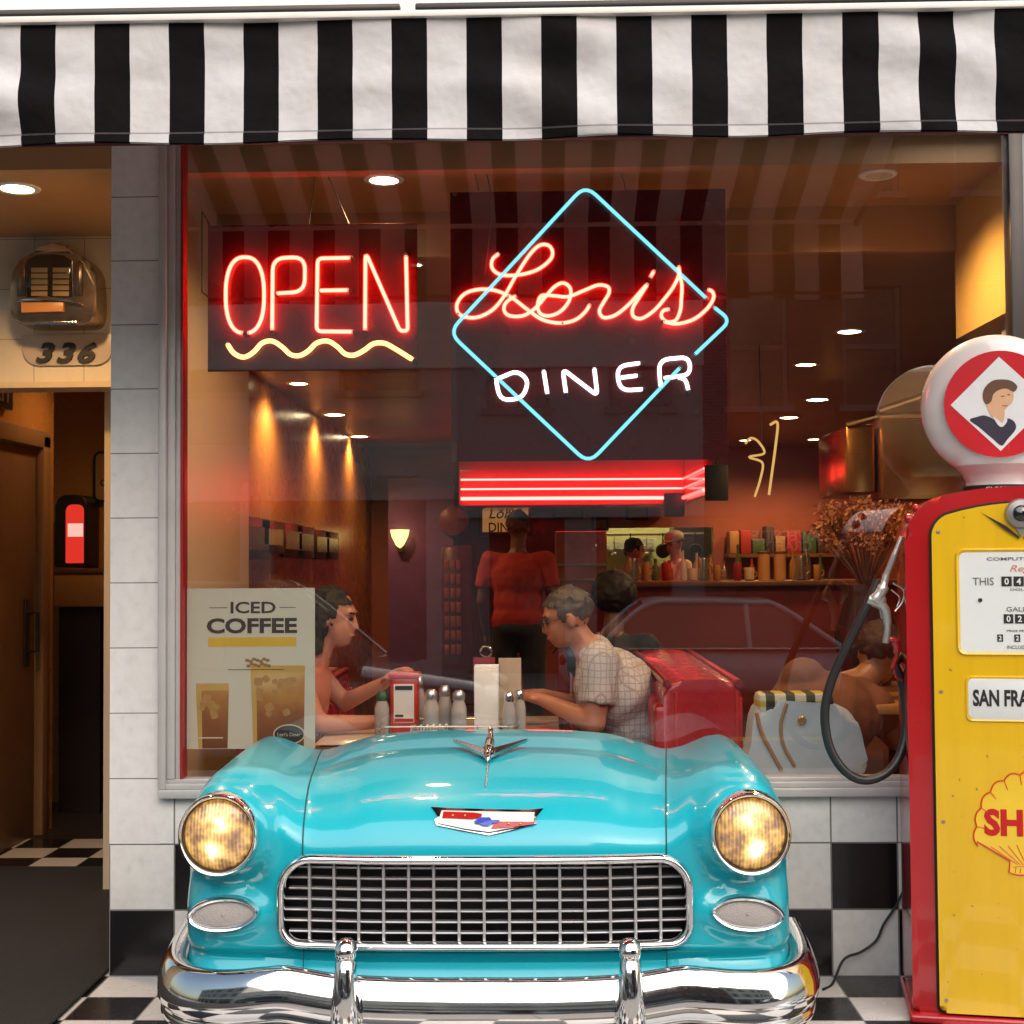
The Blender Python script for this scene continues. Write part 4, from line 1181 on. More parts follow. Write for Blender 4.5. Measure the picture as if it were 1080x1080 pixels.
for x0, y0, x1, y1 in ((333,155,326,236),(333,155,368,236)):
    a, b = at(x0, y0, .14), at(x1, y1, YP); w.tube([a, (a+b)/2+Vector((.004,0,-.01)), b], .002, 6)
a = at(333,155,.14); w.tube([a, (a.x,.14,2.84)], .002, 6)
b0, b1 = at(224, 237, .16), at(212, 222, .16)
w.tube([at(221,238,YP), at(213,222,.15), at(213,308,.15), at(221,314,YP)], .0035, 6)
w.build('hanging_wire', M_wire, op_)

c2 = lambda u, v: (470+u/3.484, 190+v/3.484)
ds = thing('neon_sign', 'large neon diner sign with script letters inside a blue diamond', 'neon sign', at(620, 480, YP))
panel(ds, 476, 199, 765, 487)
def n2(name, pts, m, r=.0075, sp=6, y=YN): return neon(ds, name, pts, m, r, sp=sp, conv=c2, y=y)
rounded([(985,466),(1048,515),(914,642)], 60, c2, ds, 'neon_diamond', M_nblue, .0068)
rounded([(958,434),(513,18),(12,560),(525,1042),(862,688)], 52, c2, ds, 'neon_diamond', M_nblue, .0068)
n2('neon_script', [(195,270),(172,292),(172,325),(205,348),(270,348),(335,330),(382,295),(393,265),(378,240),(345,240),(308,275),(258,352),(222,415),(180,470),(130,500),(85,505),(48,490),(42,455),(70,418),(120,402),(180,405),(240,430),(300,475),(355,512),(420,525),(475,514),(512,485),(530,457)], M_nred, .0066, y=YN+.012)
n2('neon_script', [(258,425),(222,450),(215,478),(235,498),(285,498),(330,470),(370,425),(400,392),(432,378),(458,398),(455,440),(425,480),(385,498),(350,492),(338,462),(352,425),(400,425),(450,428),(510,405),(560,386),(596,392),(600,415),(580,450),(565,482),(582,505),(625,495),(675,455),(720,405),(742,382)], M_nred, .0066)
n2('neon_script', [(742,382),(712,430),(688,470),(690,500),(720,508),(765,480),(805,435),(838,390),(858,345),(856,316)], M_nred, .0066)
n2('neon_script', [(752,358),(766,333)], M_nred, .0066, sp=2)
n2('neon_script', [(858,345),(868,385),(866,440),(862,480),(845,515),(812,520),(793,500),(800,480),(822,474)], M_nred, .0066, y=YN+.008)
n2('neon_script', [(800,520),(850,528),(910,512),(958,475),(984,435),(980,410),(962,402)], M_nred, .0066, y=YN-.012)
rounded([(184,728),(200,812),(285,800),(305,735),(262,700),(180,735)], 46, c2, ds, 'neon_letter', M_nwhite, .0076)
n2('neon_letter', [(360,698),(374,786)], M_nwhite, .0076, sp=2)
rounded([(442,782),(430,694),(558,792),(546,690)], 22, c2, ds, 'neon_letter', M_nwhite, .0076)
e2 = rounded([(714,672),(628,684),(640,774),(724,768)], 40, c2, ds, 'neon_letter', M_nwhite, .0076)
neon(e2, 'crossbar', [(640,726),(705,718)], M_nwhite, .0076, conv=c2)
rounded([(790,760),(782,660),(895,650),(900,715),(800,728)], 42, c2, ds, 'neon_letter', M_nwhite, .0076)
n2('neon_letter', [(850,722),(880,735),(892,772)], M_nwhite, .0076, sp=4)
stand(ds, [(290,262),(740,230),(270,800),(780,770),(45,490),(230,425),(430,525),(590,505),(690,490),(950,480)], c2)
w = MB()
for p in ((485,150),(640,150)):
    a, b = at(p[0], p[1], .16), at(p[0]+20, 201, YP); w.tube(spline([(a.x,.16,2.84), a, (a+b)/2+Vector((.012,0,.0)), b], 5), .002, 6)
w.tube(spline([at(507,165,.13), at(518,205,.10), at(516,250,.085), at(511,290,.08)], 5), .002, 6)
for p in ((480,205),(760,203)): q = at(*p, YP); w.ell((q.x,YP-.004,q.z), (.008,.004,.008))
w.build('hanging_wire', M_wire, ds)

# ---------------------------------------------------------------- iced coffee poster on the glass
YQ = .028
pA, pB = at(197, 790, YQ), at(332, 620, YQ)
po = thing('poster', 'pale iced coffee poster stuck inside the lower left corner of the window', 'poster', (pA.x, YQ, pA.z))
MB().box((pA.x,YQ,pA.z),(pB.x,YQ+.003,pB.z)).build('sheet', mat('poster_paper', (.56,.49,.38), .6, var=.06, scale=3), po, smooth=False)
PW = pB.x-pA.x; PH = pB.z-pA.z
pu = lambda u: pA.x + PW*(u-35)/600; pv = lambda v: pB.z - PH*(v-88)/765
M_brown = mat('poster_brown', (.035,.016,.012), .6)
def plabel(s, u0, u1, v0, v1, m, bold=.0, name='lettering'):
    tm = text(s, w=pu(u1)-pu(u0), h=pv(v0)-pv(v1), bold=bold, depth=.0006); place(tm, ((pu(u0)+pu(u1))/2, YQ-.0005, (pv(v0)+pv(v1))/2)); return tm.build(name, m, po, smooth=False)
plabel('ICED', 240, 452, 152, 208, M_brown, .02); plabel('COFFEE', 128, 552, 230, 304, M_brown, .035)
tr_ = MB()
for u0, u1 in ((140,228),(470,545)): tr_.box((pu(u0),YQ-.0008,pv(182)),(pu(u1),YQ-.0002,pv(179)))
for u0, u1 in ((228,490),): tr_.box((pu(u0),YQ-.0008,pv(478)),(pu(u1),YQ-.0002,pv(475)))
tr_.build('rule', M_brown, po, smooth=False)
MB().box((pu(135),YQ-.0008,pv(366)),(pu(548),YQ-.0002,pv(322))).build('yellow_band', mat('poster_yellow', (.62,.36,.02), .6), po, smooth=False)
ct = MB()
for i in range(14):
    u = 318+ (i%7)*16 + (6 if i > 6 else 0); v = 432 + (i//7)*22 + 6*math.sin(i*2.1)
    p3 = [(pu(u+11*math.cos(a)), pv(v+8*math.sin(a))) for a in [2*PI*k/8 for k in range(8)]]
    ct.prism(p3, YQ-.0008-.0001*i, YQ-.0002)
ct.build('printed_beans', mat('poster_bean', (.28,.14,.05), .6), po, smooth=False)
t = NT('printed_iced_coffee'); P, x, y, z = t.pos()
nz = t.noise(9, 5, P)
zz = t.math('MULTIPLY_ADD', nz, .5, t.math('DIVIDE', t.math('SUBTRACT', z, pA.z), PH*.46*1.3))
M_coff = t.done(t.principled(t.ramp(zz, [(.25,(.12,.03,.008)), (.6,(.25,.08,.018)), (.85,(.42,.18,.035)), (1.0,(.55,.34,.12))]), .55))
M_coff2 = mat('printed_cream', (.50,.29,.07), .6, var=.2)
for u0, u1, v0, v1 in ((78,232,575,850),(335,588,492,850)):
    cp_ = MB().prism([(pu(u0),pv(v0)),(pu(u0+14),pv(v1)),(pu(u1-6),pv(v1)),(pu(u1),pv(v0))], YQ-.0008, YQ-.0002).build('printed_glass', M_coff, po, smooth=False)
    MB().prism([(pu(u0),pv(v0)),(pu(u0+12),pv(v1)),(pu(u0+30),pv(v1)),(pu(u0+26),pv(v0))], YQ-.0012, YQ-.0009).prism([(pu(u0),pv(v0-34)),(pu(u0),pv(v0)),(pu(u1),pv(v0)),(pu(u1),pv(v0-34))], YQ-.0008, YQ-.0002).build('printed_highlight', M_coff2, cp_, smooth=False)
random.seed(9)
ic = MB()
for u0, u1, v0, v1, k in ((88,222,585,800,7),(350,575,505,800,14)):
    for i in range(k):
        cu_, cv_ = random.uniform(u0+18, u1-18), random.uniform(v0+15, v0+(v1-v0)*.62); a = random.uniform(0, PI/2); q = random.uniform(13, 24)
        ic.prism([(pu(cu_+q*math.cos(a+j*PI/2+e)), pv(cv_+q*math.sin(a+j*PI/2+e))) for j in range(4) for e in (-.22,.22)], YQ-.0014-.00004*i, YQ-.0009)
ic.build('printed_ice', mat('printed_ice_tone', (.38,.19,.055), .5, var=.45, scale=40), po, smooth=False)
cx_, cz2 = pu(514), pv(785)
el = lambda a, b_: [(cx_+a*math.cos(2*PI*i/32), cz2+b_*math.sin(2*PI*i/32)) for i in range(32)]
lg = MB().prism(el(PW*.124, PH*.063), YQ-.0016, YQ-.0012).build('logo_oval', mat('poster_cream', (.55,.45,.33), .6), po, smooth=False)
MB().prism(el(PW*.114, PH*.055), YQ-.0020, YQ-.0017).build('logo_field', M_brown, lg, smooth=False)
tm = text("Lori's Diner", w=PW*.18, h=PH*.024, depth=.0004); place(tm, (cx_, YQ-.0021, cz2)); tm.build('lettering', MC['poster_cream'], lg, smooth=False)
MB().box((pu(80),YQ-.0014,pv(803)),(pu(205),YQ-.0010,pv(797))).build('fine_print', MC['poster_cream'], po, smooth=False)

# ---------------------------------------------------------------- entrance: wall-mounted selector, house number, downlight, mat
YW = .998
jb = thing('jukebox_selector', 'chrome vintage jukebox selector mounted on the tiles above the entrance', 'jukebox', at(69, 348, YW))
cj = lambda u, v, y: at(10+u/7.2, 250+v/7.2, y)
jo = [(108,640),(98,560),(108,400),(128,290),(175,225),(235,190),(320,135),(345,112),(420,95),(495,112),(525,140),(600,185),(660,215),(715,290),(735,400),(740,560),(728,650),(690,700),(560,712),(280,712),(160,695)]
Mj = mat('antique_chrome', (.36,.25,.17), .2, .95, var=.3)
oj = [(cj(u,v,YW).x, cj(u,v,YW).z) for u, v in jo]
oj = [(p.x, p.z) for p in spline([(a,0,b) for a, b in oj], 3, closed=True)]
MB().prism(list(reversed(oj)), YW-.14, YW, bev=.045, seg=5).build('case', Mj, jb, ang=40)
def jpoly(pts, d, m, name, parent=jb, bev=.006, back=.03):
    q = [(cj(u,v,YW).x, cj(u,v,YW).z) for u, v in pts]
    return MB().prism(list(reversed(q)), YW-d, YW-d+back, bev=bev, seg=2).build(name, m, parent, ang=40)
wn_ = jpoly([(225,230),(300,195),(420,185),(500,195),(560,235),(560,505),(225,505)], .150, mat('selector_dark', (.025,.02,.014), .12, coat=1), 'song_window')
for r_ in range(5):
    for u0 in (265, 425):
        jpoly([(u0,290+r_*44),(u0+120,290+r_*44),(u0+120,290+r_*44+34),(u0,290+r_*44+34)], .154, mat('song_card', (.36,.24,.11), .5), 'song_card', wn_, .001, .006)
jpoly([(190,545),(505,545),(505,615),(190,625)], .156, mat('selector_card_amber', (.55,.24,.08), .35), 'title_strip')
jpoly([(150,540),(230,515),(380,500),(540,525),(640,555),(640,570),(540,545),(380,525),(240,540)], .160, M_chrome, 'chrome_band', bev=.004)
for u0 in (150, 575):
    jpoly([(u0,260),(u0+35,235),(u0+70,250),(u0+70,500),(u0,500)], .148, Mj, 'side_pillar', bev=.012)
jpoly([(330,130),(420,105),(500,125),(560,160),(560,180),(420,160),(260,180)], .150, M_chrome, 'crown', bev=.006)
bt_ = MB()
for i in range(12): 
    q = cj(205+i*27, 655, YW-.147); bt_.lathe([(.0001,-.012),(.008,-.010),(.009,.004)], q, 'Y', 10)
bt_.build('selector_button', M_chrome, jb)
nbh = thing('house_number', 'black italic house number plate on the tiles above the entrance', 'house number', at(70, 384, YW))
a, b = at(24, 386, YW), at(119, 352, YW)
MB().prism(rrect(a.x, a.z, b.x, b.z, (.07,.07,.005,.005), 6), YW-.008, YW-.002, bev=.002).build('plate', mat('number_plate_grey', (.42,.36,.31), .3), nbh, ang=40)
for ch, px in (('3',49),('3',71),('6',93)):
    q = at(px, 372.5, YW)
    tm = text(ch, w=.082, h=.088, bold=.035, depth=.010, shear=.32); place(tm, (q.x, YW-.008, q.z)); tm.build('digit', M_ink, nbh, smooth=False)

LIT = emis('lamp_glow', (1.0,.80,.45), None, 26.0)
def downlight(p, r, label, group, zc, M=LIT):
    """recessed lamp: trim ring, reflector bowl and bulb face"""
    d = thing('ceiling_light', label, 'ceiling light', (p.x, p.y, zc), group=group)
    MB().lathe([(r*.80,0.0),(r*.82,-.006),(r,-.008),(r*1.12,-.004),(r*1.14,0)], (p.x,p.y,zc), 'Z', 32).build('trim', M_white, d)
    MB().lathe([(.0001,-.010),(r*.5,-.009),(r*.76,-.004),(r*.79,.001)], (p.x,p.y,zc), 'Z', 32).build('lamp', M, d)
    return d
def on_ceiling(px, py, zc):
    d = ROT @ Vector(((px-540)/FPX, (540-py)/FPX, -1.0)); k = (zc-CAM.z)/d.z; return CAM + d*k
LAMPS = []
def dl(px, py, zc, r, label, group='recessed ceiling lights', watts=10, M=LIT):
    p = on_ceiling(px, py, zc); downlight(p, r, label, group, zc-.0005, M); LAMPS.append((p, zc, watts)); return p
dl(18, 198, 2.835, .075, 'bright recessed ceiling light in the entrance ceiling at top left', watts=16)
dl(405, 189, 2.83, .065, 'large bright ceiling light just inside the window above the two neon signs', watts=12)
dl(315, 404, 2.65, .075, 'ceiling light under the OPEN sign, nearest of the left row', watts=16)
dl(353, 437, 2.65, .10, 'round bright ceiling light second in the left row', watts=16)
dl(379, 460, 2.65, .10, 'third ceiling light in the left row', watts=14)
dl(398, 476, 2.65, .085, 'fourth ceiling light in the left row, farthest back', watts=10)
dl(896, 349, 2.65, .075, 'ceiling light nearest the round pump globe, right side', watts=14)
dl(850, 384, 2.65, .075, 'ceiling light second from the front in the right row', watts=14)
dl(862, 421, 2.65, .10, 'ceiling light third from the front in the right row', watts=14)
dl(832, 440, 2.65, .095, 'ceiling light at the far end of the right row', watts=10)
dl(786, 464, 2.65, .07, 'small added ceiling light brightening the counter, just right of the diamond sign', watts=13)  # extra lamp added to lighten the dark shelf behind the counter
dl(858, 463, 2.65, .07, 'small added ceiling light brightening the right end of the counter', watts=13)  # second of the added pair of brightening lamps
dl(926, 184, 2.83, .06, 'unlit recessed ceiling disc in the window soffit above the pump globe, with an added beam', watts=15, M=mat('unlit_disc_face', (.55,.45,.3), .4))  # face stays unlit; the beam is added to brighten the bulkhead
dl(438, 278, 2.65, .03, 'tiny ceiling light at the right edge of the OPEN sign', watts=2)
lc = Vector((-2.25, 2.35, 2.62)); downlight(lc, .06, 'ceiling light in the corridor ceiling inside the entrance', 'recessed ceiling lights', 2.6195); LAMPS.append((lc, 2.62, 3))
mt = MB().box((-4.3,-4.2,.004),(-1.535,1.66,.016), bev=.006)
t = NT('ribbed_mat'); P, x, y, z = t.pos()
wv = t.n('ShaderNodeTexWave'); wv.inputs['Scale'].default_value = 28; t.link(P, wv.inputs[0])
M_mat = t.done(t.principled(t.mix(t.noise(2,5,P), (.005,.0045,.0045), (.012,.011,.010)), .85, bump=wv.outputs['Color'], bstr=.4, bdist=.004))
tag(mt.build('floor_mat', M_mat), 'long black ribbed floor mat running into the left entrance', 'floor mat')
# corridor contents
YE = 3.44
jk = thing('illuminated_sign', 'arched red glowing jukebox front on the cabinet inside the entrance', 'jukebox', at(78, 598, YE-.2))
q0, q1 = at(61, 598, YE-.2), at(92, 522, YE-.2)
MB().prism(rrect(q0.x-.01, q0.z, q1.x+.01, q1.z, (.01,.01,.06,.06), 6), YE-.22, YE-.01, bev=.02).build('case', M_darkframe, jk, ang=40)
qa, qb = at(69, 594, YE-.23), at(88, 532, YE-.23)
MB().prism(rrect(qa.x, qa.z, qb.x, qb.z, (.005,.005,.035,.035), 6), YE-.228, YE-.21, bev=.006).build('lit_panel', emis('jukebox_red_glow', (1.0,.05,.03), None, .75), jk)
qc, qd = at(71, 566, YE-.24), at(87, 552, YE-.24)
MB().box((qc.x, YE-.234, qc.z), (qd.x, YE-.229, qd.z)).build('title_panel', emis('jukebox_pale_glow', (1.0,.55,.45), None, 1.0), jk, smooth=False)
q0, q1 = at(60, 640, YE-.3), at(128, 599, YE-.3)
cb_ = thing('cabinet', 'wooden cabinet with dark open front at the end of the entrance corridor', 'cabinet', ((q0.x+q1.x)/2, YE-.2, 0))
MB().box((q0.x, YE-.35, q0.z), (q1.x, YE-.01, q1.z-.03), bev=.008).build('cabinet_top', mat('honey_wood', (.36,.17,.05), .35, var=.25), cb_)
MB().box((q0.x-.01, YE-.36, q1.z-.03), (q1.x, YE-.005, q1.z), bev=.006).build('worktop', M_wood, cb_)
MB().box((q0.x+.02, YE-.32, .002), (q0.x+.26, YE-.02, q0.z)).box((q0.x+.28, YE-.32, .002), (q1.x-.01, YE-.02, q0.z)).build('cabinet_door', mat('cabinet_dark', (.02,.012,.010), .4), cb_, smooth=False)
q0, q1 = at(100, 530, YE), at(128, 476, YE)
sg_ = thing('wall_sign', 'round-cornered framed sign hanging in the entrance corridor', 'sign', at(112, 530, YE))
MB().prism(rrect(q0.x,q0.z,q1.x,q1.z,.04,5), YE-.03, YE-.002, bev=.004).build('frame', M_darkframe, sg_, ang=40)
MB().prism(rrect(q0.x+.015,q0.z+.015,q1.x-.015,q1.z-.015,.03,5), YE-.034, YE-.02).build('sign_face', mat('sign_face_tan', (.42,.24,.09), .4), sg_, smooth=False)
for v, s_ in ((498,'IN'),(509,'OUT')):
    q = at(115, v, YE-.04); tm = text(s_, h=.04, bold=.03, depth=.002); place(tm, (q.x, YE-.035, q.z)); tm.build('lettering', M_ink, sg_, smooth=False)
ex = at(20, 405, 1.3)
es = thing('door_sign', 'small dark sign on the wall above the corridor door', 'sign', (-2.65, 1.6, 2.22))
MB().box((-2.678,1.62,2.20),(-2.64,1.98,2.34), bev=.005).build('sign_board', M_darkframe, es)
tm = text('EXIT', w=.28, h=.08, depth=.003, bold=.02); place(tm, (-2.638, 1.80, 2.27), Matrix.Rotation(PI/2, 3, 'Z')); tm.build('lettering', mat('dull_amber_letters', (.30,.13,.05), .4), es, smooth=False)
# ---------------------------------------------------------------- people
def V(*a): return Vector(a)
def skin(name, c): return mat(name, c, .45, var=.1, scale=12)
def person(name, label, loc, rotz, J, m_skin, m_hair, shirt=None, trousers=None, hair='short', vox=.011, sleeve=.55, collar=True, build=1.0, apron=None, cap=None, beard=False, glasses=False, hands=True, group=None):
    """J: joints in the person's own frame, facing +x.  keys: pelvis chest neck head, L/R shoulder elbow wrist hand(dir), hip knee ankle; optional 'look' (yaw, pitch)"""
    p = thing(name, label, 'person', loc, rotz, group=group, world=False)
    s = build
    b = MB()
    pel, che, nek, hd = V(*J['pelvis']), V(*J['chest']), V(*J['neck']), V(*J['head'])
    up = (nek-pel).normalized()
    look = J.get('look', (0, 0)); HR = Matrix.Rotation(R(look[0]), 3, 'Z') @ Matrix.Rotation(R(look[1]), 3, 'Y')
    side = V(0,1,0)
    tilt = up.to_track_quat('Z', 'X').to_matrix() if False else Matrix.Rotation(math.atan2(up.x, up.z), 3, 'Y')
    b.ell(pel, (.125*s,.165*s,.13), tilt); b.ell(pel.lerp(che,.5), (.11*s,.145*s,.18), tilt); b.ell(che, (.125*s,.175*s,.19), tilt)
    b.cap(che+up*.10, .085*s, nek, .055); b.cap(nek-up*.02, .056, hd+HR@V(-.015,0,-.03), .052)
    # head: skull, face, jaw, nose, brow, ears
    b.ell(hd+HR@V(-.012,0,.03), (.098,.076,.095), HR); b.ell(hd+HR@V(.030,0,-.025), (.062,.060,.085), HR); b.ell(hd+HR@V(.045,0,-.078), (.036,.036,.028), HR)
    b.cap(hd+HR@V(.084,0,.020), .009, hd+HR@V(.099,0,-.022), .012, 8); b.cap(hd+HR@V(.076,-.034,.036), .013, hd+HR@V(.076,.034,.036), .013, 8)
    b.cap(hd+HR@V(.083,-.018,-.055), .010, hd+HR@V(.083,.018,-.055), .010, 8)
    for sg in (-1, 1): b.ell(hd+HR@V(-.012,sg*.078,-.002), (.020,.010,.033), HR, 10, 6)
    limbs = []
    for k, sg in (('L', 1), ('R', -1)):
        sh, el, wr = V(*J[k+'shoulder']), V(*J[k+'elbow']), V(*J[k+'wrist'])
        b.cap(che+up*.09+V(0,sg*.08,0), .065*s, sh, .060*s); b.cap(sh, .056*s, el, .042*s); b.cap(el, .043*s, wr, .027)
        hdv = V(*J.get(k+'hand', tuple((wr-el).normalized()))).normalized()
        if hands:
            pn = V(*J.get(k+'palm', (0,0,-1))); ac = hdv.cross(pn).normalized(); pn = ac.cross(hdv).normalized()
            HM = Matrix((hdv, ac, pn)).transposed()
            pc = wr + hdv*.052
            b.ell(pc, (.055,.042,.018), HM, 12, 8); b.cap(wr, .026, pc, .022)
            for i, (off, ln) in enumerate(((-.030,.072),(-.010,.082),(.011,.076),(.030,.060))):
                a0 = pc + hdv*.038 + ac*off; a1 = a0 + (hdv*.85 + pn*.30)*ln*.55; a2 = a1 + (hdv*.45 + pn*.75)*ln*.5
                b.cap(a0, .0105, a1, .0095, 8); b.cap(a1, .0095, a2, .008, 8)
            t0 = wr + hdv*.025 - ac*.034; b.cap(t0, .013, t0+(hdv*.75-ac*.6+pn*.25)*.045, .011, 8); b.cap(t0+(hdv*.75-ac*.6+pn*.25)*.045, .011, t0+(hdv*1.5-ac*.75+pn*.7)*.045, .009, 8)
        hp, kn, an = V(*J[k+'hip']), V(*J[k+'knee']), V(*J[k+'ankle'])
        b.cap(hp, .088*s, kn, .056); b.cap(kn, .056, an, .038); b.cap(an+V(-.03,0,-.03), .042, an+V(.15,0,-.045), .032)
    fuse(b, 'body', m_skin, p, vox, 4)
    # eyes, hair
    ey = MB()
    for sg in (-1, 1): ey.ell(hd+HR@V(.083,sg*.031,.012), (.008,.013,.008), HR, 10, 6)
    fd = MB()
    for sg in (-1, 1): fd.cap(hd+HR@V(.089,sg*.018,.034), .0045, hd+HR@V(.080,sg*.048,.037), .0035, 6)
    fd.build('eyebrow', m_hair, p)
    MB().cap(hd+HR@V(.091,-.014,-.055), .0055, hd+HR@V(.091,.014,-.055), .0055, 6).build('lips', mat('lip_red', (.35,.09,.07), .4), p)
    ey.build('eye', mat('eye_dark', (.03,.02,.018), .15), p)
    if hair:
        h = MB()
        h.ell(hd+HR@V(-.022,0,.044), (.104,.086,.095), HR)
        if hair == 'long': h.ell(hd+HR@V(-.075,0,-.06), (.055,.085,.14), HR); h.cap(hd+HR@V(-.03,-.07,.03), .03, hd+HR@V(-.03,-.08,-.12), .025); h.cap(hd+HR@V(-.03,.07,.03), .03, hd+HR@V(-.03,.08,-.12), .025)
        if hair == 'bun': h.ell(hd+HR@V(-.10,0,.09), .05)
        if hair == 'afro': h.ell(hd+HR@V(-.03,0,.05), (.125,.118,.115), HR)
        # keep the face clear
        h.v = [tuple(q) for q in h.v]
        ho = fuse(h, 'hair', m_hair, p, .012, 3)
        inv = HR.inverted(); me = ho.data
        bm = bmesh.new(); bm.from_mesh(me)
        rm = [v for v in bm.verts if (lambda q: q.x > .035 and q.z < .062)(inv @ (v.co-hd)) or (hair == 'receding' and (inv @ (v.co-hd)).x > -.02 and (inv@(v.co-hd)).z < .4)]
        bmesh.ops.delete(bm, geom=rm, context='VERTS'); bm.to_mesh(me); bm.free()
        for q in me.vertices:
            q.co += Vector((noise.noise(q.co*40), noise.noise(q.co*40+V(5,5,5)), noise.noise(q.co*40+V(9,1,4))))*.012
    if glasses:
        g = MB()
        for sg in (-1, 1): g.tube([hd+HR@V(.100,sg*.033+.024*math.cos(a),.010+.018*math.sin(a)) for a in [2*PI*i/16 for i in range(16)]], .0022, 6, closed=True); g.tube([hd+HR@V(.098,sg*.057,.014), hd+HR@V(-.01,sg*.083,.018)], .002, 6)
        g.tube([hd+HR@V(.100,-.009,.014), hd+HR@V(.100,.009,.014)], .002, 6)
        g.build('glasses', MC['dark_bronze_frame'], p)
    if shirt:
        c = MB(); e = .016
        c.ell(pel+up*.05, (.135*s+e,.170*s+e,.14), tilt); c.ell(pel.lerp(che,.5), (.12*s+e,.152*s+e,.19), tilt); c.ell(che, (.132*s+e,.180*s+e,.185), tilt)
        c.cap(che+up*.08, .095*s, nek-up*.045, .062)
        for k, sg in (('L', 1), ('R', -1)):
            sh, el, wr = V(*J[k+'shoulder']), V(*J[k+'elbow']), V(*J[k+'wrist'])
            c.cap(che+up*.09+V(0,sg*.08,0), .078*s, sh, .070*s)
            if sleeve <= 1: q = sh.lerp(el, sleeve); c.tube([sh-(el-sh).normalized()*.03, sh, q], [.05*s,.071*s,.068*s], 14)
            else: c.cap(sh, .070*s, el, .056*s); q = el.lerp(wr, sleeve-1); c.tube([el-(wr-el).normalized()*.03, el, q], [.04,.056*s,.046], 14)
        o = fuse(c, 'shirt', shirt, p, .012, 5)
        for v in o.data.vertices:
            q = v.co
            v.co += v.normal*(noise.noise(V(q.x*9, q.y*9, q.z*5))*.014 + noise.noise(V(q.x*22+q.z*10, q.y*20, q.z*9))*.006)
    if trousers:
        c = MB(); e = .012
        c.ell(pel, (.132*s+e,.172*s+e,.125), tilt)
        for k in 'LR':
            hp, kn, an = V(*J[k+'hip']), V(*J[k+'knee']), V(*J[k+'ankle'])
            c.cap(hp, .098*s, kn, .070); c.tube([kn-(an-kn).normalized()*.04, kn, an+V(0,0,.0)], [.045,.068,.058], 14)
        fuse(c, 'trousers', trousers, p, .014, 5)
        sh_ = MB()
        for k in 'LR': an = V(*J[k+'ankle']); sh_.cap(an+V(-.035,0,-.035), .046, an+V(.16,0,-.045), .038)
        sh_.build('shoes', mat('shoe_black', (.02,.018,.017), .4), p)
    if apron:
        a_ = MB(); a_.box((pel.x+.10,-.17,pel.z-.35),(pel.x+.165,.17,pel.z+.10), bev=.03); a_.build('apron', apron, p)
    if cap:
        c = MB(); c.ell(hd+HR@V(-.012,0,.070), (.108,.090,.070), HR); c.ell(hd+HR@V(.09,0,.052), (.065,.06,.008), HR); c.build('cap', cap, p)
    if beard:
        pass
    return p
def seated(lean=.10, sz=.47, arms='table', hz=.80):
    J = dict(pelvis=(0,0,sz+.10), chest=(lean*.7,0,sz+.43), neck=(lean*1.15,0,sz+.63), head=(lean*1.5+.03,0,sz+.77))
    for k, sg in (('L',1),('R',-1)):
        J[k+'shoulder'] = (lean*.9, sg*.185, sz+.545)
        J[k+'elbow'] = (lean*.9+.14, sg*.22, sz+.30); J[k+'wrist'] = (lean*.9+.36, sg*.12, hz); J[k+'hand'] = (.8,-sg*.35,-.1)
        J[k+'hip'] = (.03, sg*.095, sz+.08); J[k+'knee'] = (.44, sg*.11, sz+.06); J[k+'ankle'] = (.46, sg*.11, .08)
    return J
def standing(sc=1.0):
    J = dict(pelvis=(0,0,.95), chest=(.0,0,1.29), neck=(.01,0,1.48), head=(.03,0,1.62))
    for k, sg in (('L',1),('R',-1)):
        J[k+'shoulder'] = (0, sg*.19, 1.41); J[k+'elbow'] = (-.02, sg*.25, 1.13); J[k+'wrist'] = (.10, sg*.25, .90); J[k+'hand'] = (.2,0,-1); J[k+'palm'] = (0,-sg,0)
        J[k+'hip'] = (0, sg*.095, .90); J[k+'knee'] = (.02, sg*.11, .48); J[k+'ankle'] = (-.02, sg*.12, .08)
    if sc != 1.0:
        for k, v in J.items():
            if 'hand' not in k and 'palm' not in k: J[k] = tuple(q*sc for q in v)
    return J
M_sk1 = skin('skin_ruddy', (.42,.17,.10)); M_sk2 = skin('skin_rosy', (.50,.22,.15)); M_sk3 = skin('skin_tan', (.30,.13,.06)); M_sk4 = skin('skin_brown', (.14,.06,.035))
M_hblack = mat('hair_black', (.012,.010,.010), .7, bump=.6, bscale=120); M_hgrey = mat('hair_grey', (.075,.06,.055), .5, bump=.5, bscale=120); M_hbrown = mat('hair_brown', (.045,.02,.012), .7, bump=.5, bscale=120)
# pale checked shirt
t = NT('checked_shirt'); o = t.obj(); s3 = t.n('ShaderNodeSeparateXYZ'); t.link(o, s3.inputs[0])
ln = None
for ax, sc_ in ((0, 44.0), (2, 36.0), (1, 44.0)):
    q = t.math('LESS_THAN', t.math('FRACT', t.math('MULTIPLY', t.math('ADD', s3.outputs[ax], t.math('MULTIPLY', t.noise(4,2,o), .05)), sc_)), .16)
    ln = q if ln is None else t.math('MAXIMUM', ln, q)
col = t.mix(t.noise(5,4,o), (.42,.39,.38), (.56,.52,.50)); col = t.mix(t.math('MULTIPLY', ln, .6), col, (.20,.14,.16))
M_shirt = t.done(t.principled(col, .85, bump=t.noise(18,4,o), bstr=.3, bdist=.01))
M_redshirt = mat('red_shirt', (.36,.02,.015), .8, bump=.2); M_dark = mat('dark_cloth', (.02,.02,.032), .8, bump=.2)
M_denim = mat('pale_denim', (.42,.47,.50), .8, var=.2, bump=.2); M_cook = mat('cook_cream', (.62,.52,.28), .8); M_tanshirt = mat('rust_brown_top', (.17,.06,.025), .8, var=.3, scale=14, bump=.4, bscale=30, bdist=.01)
